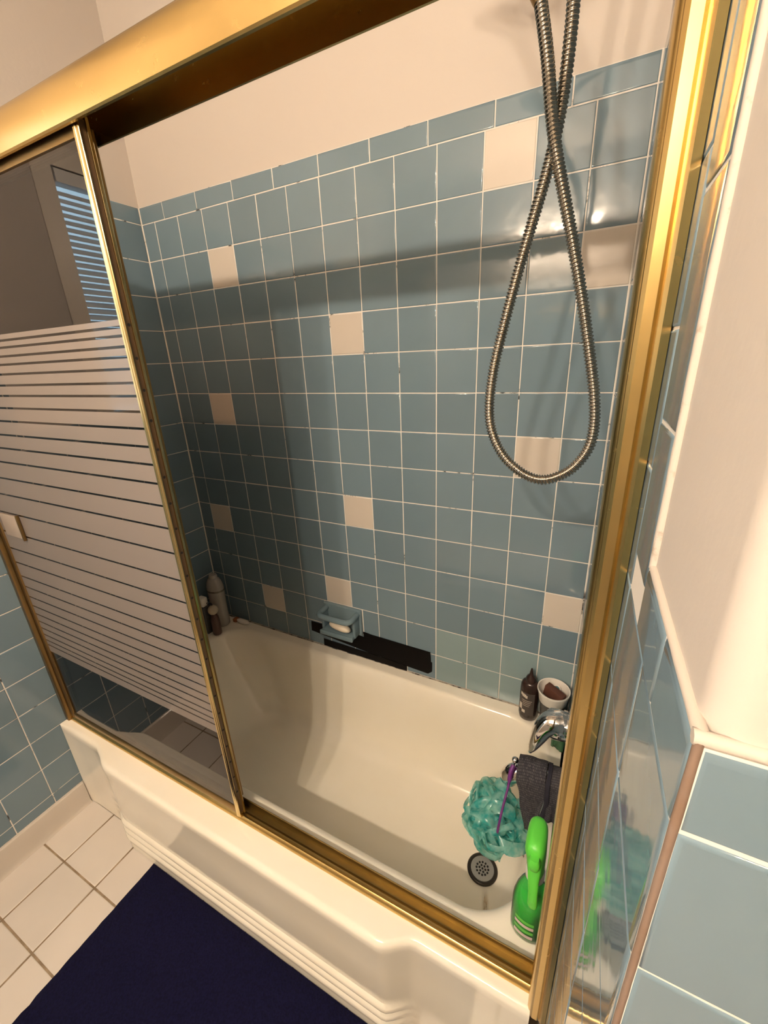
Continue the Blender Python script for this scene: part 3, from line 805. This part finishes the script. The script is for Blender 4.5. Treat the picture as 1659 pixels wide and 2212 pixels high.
# ------------------------------------------------------------------ soap dish + soap
sd = empty('soap_dish', (cx(6.635), -0.001, rz(13)), 'blue ceramic wall soap dish with grab bar above the black tape', 'soap dish')
dx0, dx1, dz0, dz1 = cx(5.87) + 0.002, cx(7.40) - 0.002, rz(13) + 0.001, rz(12) - 0.001
adopt(sd, box('back_plate', dx0, dx1, -0.012, 0.003, dz0, dz1, DISH, None, 0.004, 3))
adopt(sd, box('tray', dx0 + 0.012, dx1 - 0.012, -0.060, -0.010, dz0 + 0.002, dz0 + 0.020, DISH, None, 0.006, 3))
adopt(sd, box('tray_lip', dx0 + 0.010, dx1 - 0.010, -0.066, -0.055, dz0 + 0.002, dz0 + 0.021, DISH, None, 0.005, 3))
adopt(sd, box('side', dx0 + 0.008, dx0 + 0.020, -0.046, -0.008, dz0 + 0.006, dz1 - 0.024, DISH, None, 0.005, 3))
adopt(sd, box('side', dx1 - 0.020, dx1 - 0.008, -0.046, -0.008, dz0 + 0.006, dz1 - 0.024, DISH, None, 0.005, 3))
zz = dz1 - 0.017
loop = [(dx0 + 0.014, -0.004, zz), (dx0 + 0.014, -0.03, zz), (dx0 + 0.014, -0.055, zz), (dx0 + 0.020, -0.068, zz), (dx0 + 0.034, -0.074, zz), ((dx0 + dx1) / 2, -0.075, zz), (dx1 - 0.034, -0.074, zz), (dx1 - 0.020, -0.068, zz), (dx1 - 0.014, -0.055, zz), (dx1 - 0.014, -0.03, zz), (dx1 - 0.014, -0.004, zz)]
adopt(sd, tube('grab_bar', catmull(loop, 6), 0.0105, DISH, None, 14))
bm = bmesh.new(); bmesh.ops.create_uvsphere(bm, u_segments=28, v_segments=14, radius=1.0)
for v_ in bm.verts:
    x_, y_, z_ = v_.co
    sg = lambda a, p_: math.copysign(abs(a) ** p_, a)
    v_.co = (sg(x_, 0.8) * 0.046, sg(y_, 0.8) * 0.021, sg(z_, 0.9) * 0.014)
bmesh.ops.rotate(bm, verts=bm.verts, matrix=Matrix.Rotation(R_(-28), 3, 'X') @ Matrix.Rotation(R_(7), 3, 'Y'))
bmesh.ops.translate(bm, vec=((dx0 + dx1) / 2 + 0.006, -0.040, dz0 + 0.0385), verts=bm.verts)
tag(frombm('soap_bar', bm, SOAP, None, True), 'worn cream bar of soap lying in the blue soap dish', 'soap')

# ------------------------------------------------------------------ black tape strips on the broken tiles
def tape(pts, off, label):
    n = len(pts); nn = []
    for i, (a, b) in enumerate(zip(pts, pts[1:] + pts[:1])):
        for k in range(6):
            t = k / 6; x = a[0] + (b[0] - a[0]) * t; z = a[1] + (b[1] - a[1]) * t
            nn.append((x + 0.0006 * noise.noise(Vector((x * 90, z * 90, off * 1e4))), z + 0.0006 * noise.noise(Vector((x * 90, z * 90, 3)))))
    n = len(nn)
    v = [(x, -off, z) for x, z in nn] + [(x, -off + 0.0006, z) for x, z in nn]
    f = [tuple(range(n)), tuple(range(n, 2 * n))] + [(i, (i + 1) % n, n + (i + 1) % n, n + i) for i in range(n)]
    o = frompy('tape_strip', v, f, TAPE)
    return tag(o, label, 'tape', 'black tape strips over the broken tiles')
tape([(0.522, 0.457), (0.519, 0.411), (0.700, 0.394), (0.82, 0.382), (0.82, 0.452), (0.60, 0.4575)], 0.0016, 'narrow black tape strip sticking out left, under the soap dish')
tape([(0.763, 0.477), (0.80, 0.4735), (1.030, 0.470), (1.0325, 0.430), (1.037, 0.428), (1.036, 0.389), (1.021, 0.3745), (0.77, 0.388)], 0.0026, 'widest black tape strip, right of the soap dish')
tape([(0.577, 0.391), (0.5755, 0.3585), (0.75, 0.3575), (0.939, 0.3575), (0.940, 0.380), (0.76, 0.388)], 0.0036, 'lowest black tape strip, along the tub edge')

# ------------------------------------------------------------------ valve handle + spout
FYV = -0.285
wx = rwx(FYV)
vh = empty('faucet_handle', (wx - 0.001, FYV, 0.60), 'chrome curved lever tap handle on the tiled tub end', 'faucet')
roty = Matrix.Rotation(-math.pi / 2, 3, 'Y')
adopt(vh, lathe('escutcheon', [(0.060, 0.0), (0.058, 0.004), (0.045, 0.008), (0.034, 0.010)], CHROME, None, 36, (wx - 0.0005, FYV, 0.612), rot=roty))
adopt(vh, lathe('hub', [(0.031, 0.008), (0.033, 0.020), (0.0345, 0.036), (0.032, 0.050), (0.024, 0.060), (0.012, 0.065), (0.0, 0.066)], CHROME, None, 32, (wx, FYV, 0.612), rot=roty, caps=False))
lev = [Vector((wx - 0.028, FYV - 0.004, 0.622)), Vector((wx - 0.046, FYV - 0.012, 0.622)), Vector((wx - 0.060, FYV - 0.020, 0.606)), Vector((wx - 0.070, FYV - 0.028, 0.580)), Vector((wx - 0.078, FYV - 0.034, 0.556)), Vector((wx - 0.083, FYV - 0.037, 0.540))]
lp = catmull(lev, 6)
adopt(vh, tube('lever', lp, [0.031 - 0.0265 * (i / (len(lp) - 1)) ** 1.2 for i in range(len(lp))], CHROME, None, 18))
SY = -0.315; sx_ = rwx(SY)
sp = empty('tub_spout', (sx_ - 0.001, SY, 0.455), 'chrome tub spout with a diverter knob, a grey mitt over it', 'faucet')
spl = [Vector((sx_ - 0.0005, SY, 0.458)), Vector((sx_ - 0.04, SY, 0.458)), Vector((sx_ - 0.08, SY, 0.457)), Vector((sx_ - 0.108, SY, 0.450)), Vector((sx_ - 0.124, SY, 0.434)), Vector((sx_ - 0.128, SY, 0.418))]
sl_ = catmull(spl, 6)
adopt(sp, tube('spout_body', sl_, [0.027 - 0.006 * (i / (len(sl_) - 1)) for i in range(len(sl_))], CHROME, None, 20))
adopt(sp, lathe('diverter_knob', [(0.003, 0.0), (0.003, 0.010), (0.0065, 0.013), (0.0085, 0.018), (0.0075, 0.023), (0.003, 0.026), (0.0, 0.0262)], CHROME, None, 20, (sx_ - 0.115, SY, 0.470), caps=False))

# ------------------------------------------------------------------ charcoal exfoliating mitt draped over the spout
def sheet(name, fn, nu, nv, thick, material, parent=None):
    v, f, uv = [], [], []
    for i in range(nu + 1):
        for j in range(nv + 1):
            v.append(tuple(fn(i / nu, j / nv))); uv.append((i / nu, j / nv))
    for i in range(nu):
        for j in range(nv):
            a = i * (nv + 1) + j; f.append((a, a + 1, a + nv + 2, a + nv + 1))
    me = bpy.data.meshes.new(name); me.from_pydata(v, [], f); u_ = me.uv_layers.new()
    for l in me.loops: u_.data[l.index].uv = uv[l.vertex_index]
    o = link(name, me, material, parent, True)
    md = o.modifiers.new('solid', 'SOLIDIFY'); md.thickness = thick; md.offset = 0
    return o
mt_ = empty('bath_mitt', (1.425, -0.35, 0.48), 'charcoal knitted exfoliating mitt draped over the chrome spout', 'mitt')
def drape(x_top0, x_top1, x_bot0, x_bot1, zb_front, zb_back, rr_, ph):
    """cloth over the spout: t runs from the front hem, over the top, to the back hem"""
    def fn(s, t):
        zc = 0.466
        Lf = zc - zb_front; Lb = zc - zb_back; La = math.pi * rr_
        L = Lf + La + Lb; d = t * L
        if d < Lf: k = 1 - d / Lf; y = SY - rr_ - 0.012 * k; z = zb_front + d
        elif d < Lf + La:
            a = (d - Lf) / La * math.pi; k = 0; y = SY - rr_ * math.cos(a); z = zc + rr_ * math.sin(a)
        else: k = (d - Lf - La) / Lb; y = SY + rr_ + 0.006 * k; z = zc - (d - Lf - La)
        x = (x_top0 + (x_top1 - x_top0) * s) * (1 - k) + (x_bot0 + (x_bot1 - x_bot0) * s) * k
        w = 0.0035 * math.sin(s * 9 + ph) * k + 0.003 * noise.noise(Vector((x * 40, z * 25, ph)))
        return Vector((x + 0.002 * math.sin(z * 60 + ph), y + w, z + 0.006 * noise.noise(Vector((x * 30, ph, 1))) * (1 - k)))
    return fn
adopt(mt_, sheet('front_panel', drape(1.383, 1.448, 1.412, 1.440, 0.325, 0.38, 0.0335, 0.4), 26, 60, 0.0035, KNIT))
adopt(mt_, sheet('hem', drape(1.449, 1.459, 1.441, 1.452, 0.318, 0.40, 0.036, 1.1), 4, 40, 0.005, HEM))
adopt(mt_, sheet('back_panel', drape(1.456, 1.484, 1.452, 1.481, 0.385, 0.37, 0.0315, 2.2), 12, 50, 0.0035, KNIT))
# ------------------------------------------------------------------ teal pouf on a purple cord
PC = Vector((1.338, -0.335, 0.292))
pf = empty('bath_pouf', tuple(PC), 'teal mesh bath pouf hanging by a purple cord from the spout', 'bath sponge')
rnd = random.Random(3)
v, f = [], []
def ruffle(n, r, width, seedv):
    """one gathered loop of netting: a ribbon that leaves the core, bellies out and comes back, with a wavy free edge"""
    n = n.normalized(); a = n.orthogonal().normalized()
    ang = rnd.uniform(0, 6.28); a = a * math.cos(ang) + n.cross(a) * math.sin(ang); b = n.cross(a)
    nu, nv = 16, 4; base = len(v); asp = rnd.uniform(0.42, 0.62); fr_ = rnd.uniform(2.2, 3.6)
    for i in range(nu + 1):
        t = i / nu; th = (t - 0.5) * 2 * math.pi * 0.80
        rad_ = r * (0.5 + 0.5 * math.cos(th))
        side = r * asp * math.sin(th)
        for j in range(nv + 1):
            w = (j / nv - 0.5) * width * (0.35 + 0.65 * rad_ / r)
            wob = 0.10 * r * math.sin(fr_ * th + seedv + j * 0.55)
            v.append(tuple(PC + n * (0.010 + rad_ + 0.10 * r * math.sin(seedv + j)) + a * (side + wob) + b * (w + 0.10 * r * math.sin(2.1 * th + seedv * 2))))
    for i in range(nu):
        for j in range(nv):
            q = base + i * (nv + 1) + j; f.append((q, q + 1, q + nv + 2, q + nv + 1))
NR = 92
for k in range(NR):
    z_ = 1 - 2 * (k + 0.5) / NR; ph = k * 2.399963; rr_ = math.sqrt(1 - z_ * z_)
    n_ = Vector((rr_ * math.cos(ph), rr_ * math.sin(ph), z_)) + Vector((rnd.uniform(-.25, .25), rnd.uniform(-.25, .25), rnd.uniform(-.25, .25)))
    ruffle(n_, rnd.uniform(0.046, 0.078) * (1.05 if z_ < -0.2 else 1.0), rnd.uniform(0.016, 0.028), rnd.uniform(0, 6.28))
adopt(pf, frompy('net_ruffles', v, f, TULLE, None, True))
ktop = Vector((sx_ - 0.117, SY - 0.008, 0.478))
cord = [ktop + Vector((0.0, 0.0, 0.002)), ktop + Vector((-0.004, -0.012, -0.012)), Vector((1.366, -0.35, 0.44)), Vector((1.361, -0.385, 0.40)), Vector((1.358, -0.405, 0.365)), Vector((1.355, -0.40, 0.33)), PC + Vector((0.005, -0.03, 0.02))]
cp = catmull(cord, 6)
adopt(pf, tube('cord', cp, [0.0030 if i > 10 else 0.0052 for i in range(len(cp))], PURPLE, None, 10))

# ------------------------------------------------------------------ green spray bottle on the front corner of the rim
BX, BY = 1.4520, -0.5690
sb = empty('spray_bottle', (BX, BY, DECK), 'green spray cleaner bottle with lime trigger on the tub rim corner', 'bottle')
prof = [(0.0, 0.0), (0.030, 0.0005), (0.0335, 0.004), (0.0345, 0.02), (0.0345, 0.085), (0.033, 0.105), (0.0285, 0.128), (0.0215, 0.148), (0.0155, 0.160), (0.0138, 0.166), (0.0138, 0.180)]
body = adopt(sb, lathe('clear_body', [(r, z + DECK + 0.0006) for r, z in prof], CLEARP, None, 36, (BX, BY, 0), 1.0, 0.72, caps=False))
prof = [(0.0, 0.002), (0.0325, 0.006), (0.0330, 0.02), (0.0330, 0.085), (0.0315, 0.105), (0.0270, 0.127), (0.0235, 0.138), (0.0, 0.138)]
o = adopt(sb, lathe('green_liquid', [(r, z + DECK + 0.0006) for r, z in prof], LIQ, None, 36, (BX, BY, 0), 1.0, 0.72, caps=False))
adopt(sb, lathe('collar', [(0.0150, 0.166), (0.0165, 0.168), (0.0165, 0.186), (0.0130, 0.196), (0.0115, 0.210), (0.0, 0.212)], WHITEP, None, 28, (BX, BY, DECK), caps=False))
# label bars near the foot of the bottle
for k, zc in enumerate((0.022, 0.036, 0.050, 0.062)):
    vv = []; ff = []
    for i in range(9):
        t = R_(-135 + 62 * i / 8)
        for zt in (zc - 0.0042, zc + 0.0042): vv.append((BX + 0.0350 * math.cos(t), BY + 0.0350 * 0.72 * math.sin(t), DECK + zt))
    for i in range(8): ff.append((2 * i, 2 * i + 1, 2 * i + 3, 2 * i + 2))
    adopt(sb, frompy('label_bar', vv, ff, LABELW if k % 2 == 0 else LIME, None, True))
# sprayer head faces the room (-y): shroud, nozzle and trigger
def loft(name, secs, material, parent=None, seg=20):
    """secs: (cx,cy,cz, half_x, half_y, power) horizontal super-ellipse sections"""
    v, f = [], []
    for (a, b, c, hx, hy, pw) in secs:
        for i in range(seg):
            t = 2 * math.pi * i / seg; cs, sn = math.cos(t), math.sin(t)
            v.append((a + hx * math.copysign(abs(cs) ** pw, cs), b + hy * math.copysign(abs(sn) ** pw, sn), c))
    for k in range(len(secs) - 1):
        for i in range(seg):
            j = (i + 1) % seg; f.append((k * seg + i, k * seg + j, (k + 1) * seg + j, (k + 1) * seg + i))
    f.append(tuple(range(seg))); f.append(tuple(range((len(secs) - 1) * seg, len(secs) * seg)))
    return frompy(name, v, f, material, parent, True, 60)
z = DECK
adopt(sb, loft('sprayer_shroud', [(BX, BY - 0.010, z + .192, .0105, .016, .8), (BX, BY - 0.010, z + .215, .0145, .022, .75), (BX - .002, BY - 0.008, z + .250, .0165, .026, .7), (BX - .004, BY - 0.010, z + .275, .0175, .033, .65), (BX - .004, BY - 0.010, z + .290, .0165, .034, .65), (BX - .004, BY - 0.009, z + .299, .012, .028, .7), (BX - .004, BY - 0.008, z + .301, .006, .018, .8)], LIME))
adopt(sb, loft('nozzle', [(BX - .003, BY - 0.047, z + .262, .008, .006, .8), (BX - .003, BY - 0.048, z + .270, .0095, .008, .8), (BX - .003, BY - 0.048, z + .282, .0095, .008, .8), (BX - .003, BY - 0.047, z + .288, .007, .006, .8)], LIME))
adopt(sb, loft('trigger', [(BX + .003, BY - 0.046, z + .158, .006, .0035, .7), (BX + .0025, BY - 0.0475, z + .168, .0085, .0045, .7), (BX + .001, BY - 0.044, z + .195, .0080, .0045, .7), (BX - .001, BY - 0.038, z + .222, .0095, .0055, .7), (BX - .002, BY - 0.030, z + .250, .0125, .008, .7), (BX - .003, BY - 0.026, z + .265, .0135, .010, .7)], LIME))
adopt(sb, tube('dip_tube', [Vector((BX, BY, DECK + 0.19)), Vector((BX + 0.004, BY, DECK + 0.14))], 0.0025, WHITEP, None, 8))

# ------------------------------------------------------------------ back right corner: dark bottle, white tub of bits, wrapper
db = empty('shampoo_bottle', (1.3660, -0.0335, DECK), 'dark brown squeeze bottle with pointed cap beside the white cup', 'bottle')
prof = [(0.0, 0.0), (0.017, 0.0006), (0.0245, 0.006), (0.0275, 0.020), (0.0275, 0.110), (0.0265, 0.128), (0.0235, 0.138), (0.0175, 0.144), (0.0, 0.145)]
adopt(db, lathe('bottle_body', [(r, z + DECK + 0.0004) for r, z in prof], DARKP, None, 36, (1.3660, -0.0335, 0), 1.0, 0.86, caps=False))
adopt(db, lathe('pointed_cap', [(0.0150, 0.143), (0.0155, 0.150), (0.0120, 0.160), (0.0060, 0.167), (0.0040, 0.180), (0.0022, 0.189), (0.0, 0.190)], DARKP, None, 24, (1.3660, -0.0335, DECK), caps=False))
def wrap_label(name, cxx, cyy, r, ry, z0, z1, a0, a1, material):
    vv, ff = [], []
    for i in range(13):
        t = R_(a0 + (a1 - a0) * i / 12)
        for zt in (z0, z1): vv.append((cxx + r * math.cos(t), cyy + ry * math.sin(t), zt))
    for i in range(12): ff.append((2 * i, 2 * i + 1, 2 * i + 3, 2 * i + 2))
    return frompy(name, vv, ff, material, None, True)
rx_, ry_ = 0.0275 * 1.0 + 0.0004, 0.0275 * 0.86 + 0.0004
lb_ = adopt(db, wrap_label('label', 1.3660, -0.0335, rx_, ry_, DECK + 0.030, DECK + 0.112, -150, -50, LABELD))
inv = Matrix.Translation(-Vector(db.location))
def sub(o, p_): o.parent = p_; return o
for i, (a, b, z0_, z1_) in enumerate(((-142, -128, .099, .109), (-130, -116, .096, .107), (-119, -104, .095, .106), (-107, -95, .093, .103))):
    sub(wrap_label('brand_print', 1.3660, -0.0335, rx_ + 0.0003, ry_ + 0.0003, DECK + z0_, DECK + z1_, a, b, LABELW), lb_)
for i in range(4): sub(wrap_label('text_line', 1.3660, -0.0335, rx_ + 0.0003, ry_ + 0.0003, DECK + .083 - i * .0065, DECK + .0845 - i * .0065, -128 + 3 * i, -66 - 5 * i, LABELW), lb_)
sub(wrap_label('bar_code', 1.3660, -0.0335, rx_ + 0.0003, ry_ + 0.0003, DECK + .046, DECK + .068, -148, -126, LABELW), lb_)
sub(wrap_label('text_block', 1.3660, -0.0335, rx_ + 0.0003, ry_ + 0.0003, DECK + .036, DECK + .047, -126, -104, LABELW), lb_)

CUPX, CUPY = 1.4325, -0.0530
cp_ = empty('plastic_cup', (CUPX, CUPY, DECK), 'white cup with a dark grey lower half holding odds and ends', 'cup')
adopt(cp_, lathe('cup_base', [(0.0, 0.0), (0.0265, 0.0005), (0.0275, 0.003), (0.0352, 0.114)], CHAR, None, 36, (CUPX, CUPY, DECK), caps=False))
adopt(cp_, lathe('cup_rim', [(0.0350, 0.112), (0.0385, 0.115), (0.0418, 0.140), (0.0445, 0.147), (0.0455, 0.151), (0.0448, 0.1545), (0.0425, 0.1535), (0.0410, 0.148), (0.0385, 0.136), (0.0375, 0.130), (0.0345, 0.115), (0.0, 0.114)], WHITEP, None, 40, (CUPX, CUPY, DECK), caps=False))
bm = bmesh.new(); bm_box(bm, -0.029, 0.029, -0.011, 0.011, -0.016, 0.020, 0.002)
bmesh.ops.rotate(bm, verts=bm.verts, matrix=Matrix.Rotation(R_(-28), 3, 'Z') @ Matrix.Rotation(R_(8), 3, 'Y'))
bmesh.ops.translate(bm, vec=(CUPX + 0.003, CUPY - 0.002, DECK + 0.1350), verts=bm.verts)
BRNBLK = simple('brown_block', (0.10, 0.038, 0.024), 0.6)
tag(frombm('pumice_block', bm, BRNBLK, None, True, 40), 'brown block standing on edge in the white cup', 'block')
dsk = empty('round_disc', (CUPX + 0.006, CUPY + 0.022, DECK + 0.138), 'small white disc with a teal centre leaning inside the cup', 'disc')
rd = Euler((R_(62), 0, R_(12))).to_matrix()
adopt(dsk, lathe('disc_plate', [(0.0, -0.0012), (0.0115, -0.0012), (0.0125, 0.0), (0.0115, 0.0012), (0.0, 0.0012)], WHITEP, None, 24, (CUPX + 0.006, CUPY + 0.022, DECK + 0.138), rot=rd, caps=False))
adopt(dsk, lathe('teal_centre', [(0.0085, 0.0013), (0.008, 0.002), (0.0, 0.0022)], BLUEP, None, 20, (CUPX + 0.006, CUPY + 0.022, DECK + 0.138), rot=rd, caps=False))
# crumpled green wrapper leaning between cup and wall
wr = empty('green_wrapper', (1.462, -0.108, DECK), 'crumpled green leafy packet standing in front of the white cup', 'packet')
vv, ff = [], []
for i in range(9):
    for j in range(9):
        s, t = i / 8, j / 8
        vv.append((1.444 + 0.033 * s + 0.004 * noise.noise(Vector((s * 3, t * 3, 1))), -0.112 + 0.006 * math.sin(s * 5) + 0.006 * noise.noise(Vector((s * 4, t * 4, 5))), DECK + 0.001 + 0.090 * t * (0.92 + 0.08 * s)))
for i in range(8):
    for j in range(8): q = i * 9 + j; ff.append((q, q + 1, q + 10, q + 9))
me = bpy.data.meshes.new('packet'); me.from_pydata(vv, [], ff); o = link('packet', me, LEAF, None, True); md = o.modifiers.new('s', 'SOLIDIFY'); md.thickness = 0.006; adopt(wr, o)
for k, (px, pz, s) in enumerate(((1.458, .066, .010), (1.467, .060, .009), (1.461, .052, .008), (1.470, .074, .008))):
    bm = bmesh.new(); bmesh.ops.create_icosphere(bm, subdivisions=1, radius=s); bmesh.ops.scale(bm, vec=(1, 0.35, 0.8), verts=bm.verts)
    bmesh.ops.translate(bm, vec=(px, -0.1175, DECK + pz), verts=bm.verts); adopt(wr, frombm('leaf_print', bm, LEAF2, None, True))
wt = box('white_tube', 1.4655, 1.4795, -0.094, -0.080, DECK + 0.0005, DECK + 0.118, WHITEP, None, 0.004, 3)
tag(wt, 'slim white tube standing behind the green packet by the wall', 'tube')

# ------------------------------------------------------------------ back left corner: bottles, sponge, razor
gbt = empty('bottle', (0.068, -0.060, DECK), 'tall smoky grey rounded bottle in the far corner of the tub', 'bottle')
prof = [(0.0, 0.0), (0.032, 0.001), (0.037, 0.006), (0.038, 0.03), (0.0375, 0.10), (0.039, 0.150), (0.0405, 0.178), (0.0385, 0.196), (0.034, 0.212), (0.026, 0.226), (0.018, 0.232), (0.0, 0.233)]
SMOKY = simple('smoky_plastic', (0.36, 0.33, 0.30), 0.16)
adopt(gbt, lathe('bottle_body', [(r, z + DECK + 0.0004) for r, z in prof], SMOKY, None, 36, (0.068, -0.060, 0), 1.0, 0.8, caps=False))
adopt(gbt, lathe('bottle_cap', [(0.0175, 0.231), (0.018, 0.240), (0.015, 0.246), (0.0, 0.247)], SMOKY, None, 24, (0.068, -0.060, DECK), caps=False))
adopt(gbt, lathe('shoulder_ring', [(0.0408, 0.172), (0.0414, 0.176), (0.0408, 0.180)], GREYCLEAR, None, 36, (0.068, -0.060, DECK), 1.0, 0.8, caps=False))
sbt = empty('small_bottle', (0.058, -0.128, DECK), 'small dark bottle with a white cap half behind the door edge', 'bottle')
adopt(sbt, box('bottle_body', 0.037, 0.079, -0.146, -0.110, DECK + 0.0004, DECK + 0.130, CHAR, None, 0.006, 3))
adopt(sbt, box('bottle_cap', 0.040, 0.076, -0.143, -0.113, DECK + 0.130, DECK + 0.170, WHITEP, None, 0.006, 3))
spg = empty('small_jar', (0.107, -0.118, DECK), 'small maroon bottle with a beige ball stopper before the grey bottle', 'bottle')
bm = bmesh.new(); bmesh.ops.create_icosphere(bm, subdivisions=3, radius=0.021)
for v_ in bm.verts: v_.co *= 1 + 0.06 * noise.noise(v_.co * 120)
bmesh.ops.translate(bm, vec=(0.107, -0.122, DECK + 0.118), verts=bm.verts)
MAROON = simple('maroon_plastic', (0.10, 0.05, 0.04), 0.3)
BEIGE = simple('beige_bristle', (0.52, 0.45, 0.34), 0.9)
adopt(spg, frombm('ball_stopper', bm, BEIGE, None, True))
adopt(spg, lathe('bottle_body', [(0.0, 0.0006), (0.016, 0.001), (0.0185, 0.006), (0.0185, 0.070), (0.0165, 0.085), (0.012, 0.096), (0.011, 0.102)], MAROON, None, 24, (0.107, -0.122, DECK), caps=False))
lp = [(0.102, -0.128, DECK + .142), (0.090, -0.132, DECK + .150), (0.102, -0.134, DECK + .160), (0.118, -0.132, DECK + .158), (0.120, -0.132, DECK + .150), (0.106, -0.13, DECK + .148)]
adopt(spg, tube('cord', catmull(lp, 6), 0.0014, HEM, None, 8))
rz_ = empty('razor', (0.145, -0.022, DECK), 'small white plastic razor lying by the wall with an orange tip', 'razor')
bm = bmesh.new(); bmesh.ops.create_uvsphere(bm, u_segments=20, v_segments=10, radius=1.0); bmesh.ops.scale(bm, vec=(0.036, 0.012, 0.0105), verts=bm.verts)
bmesh.ops.translate(bm, vec=(0.156, -0.0230, DECK + 0.0112), verts=bm.verts); adopt(rz_, frombm('handle', bm, WHITEP, None, True))
adopt(rz_, box('head', 0.104, 0.122, -0.034, -0.010, DECK + 0.0008, DECK + 0.016, ORANGE, None, 0.003))

# ------------------------------------------------------------------ bath mat
bm = bmesh.new()
nx, ny = 60, 44
x0, x1, y0, y1 = 0.397, 1.36, -1.42, -0.7236
g = [[None] * (ny + 1) for _ in range(nx + 1)]
for i in range(nx + 1):
    for j in range(ny + 1):
        s, t = i / nx, j / ny
        x = x0 + (x1 - x0) * s; y = y0 + (y1 - y0) * t
        e = min(s * (x1 - x0), (1 - s) * (x1 - x0), t * (y1 - y0), (1 - t) * (y1 - y0))
        z = 0.0035 + 0.007 * min(e / 0.012, 1) ** 0.5 + 0.0016 * noise.noise(Vector((x * 14, y * 14, 0)))
        if i == 0: x += 0.003 * noise.noise(Vector((y * 45, 0, 2)))
        g[i][j] = bm.verts.new((x, y, z))
for i in range(nx):
    for j in range(ny): bm.faces.new((g[i][j], g[i + 1][j], g[i + 1][j + 1], g[i][j + 1]))
bd = [e for e in bm.edges if e.is_boundary]
r = bmesh.ops.extrude_edge_only(bm, edges=bd)
for v_ in [q for q in r['geom'] if isinstance(q, bmesh.types.BMVert)]: v_.co.z = 0.0008
tag(frombm('bath_mat', bm, MAT_NAVY, None, True, 60), 'dark navy bath mat on the cream floor tiles along the tub', 'bath mat')
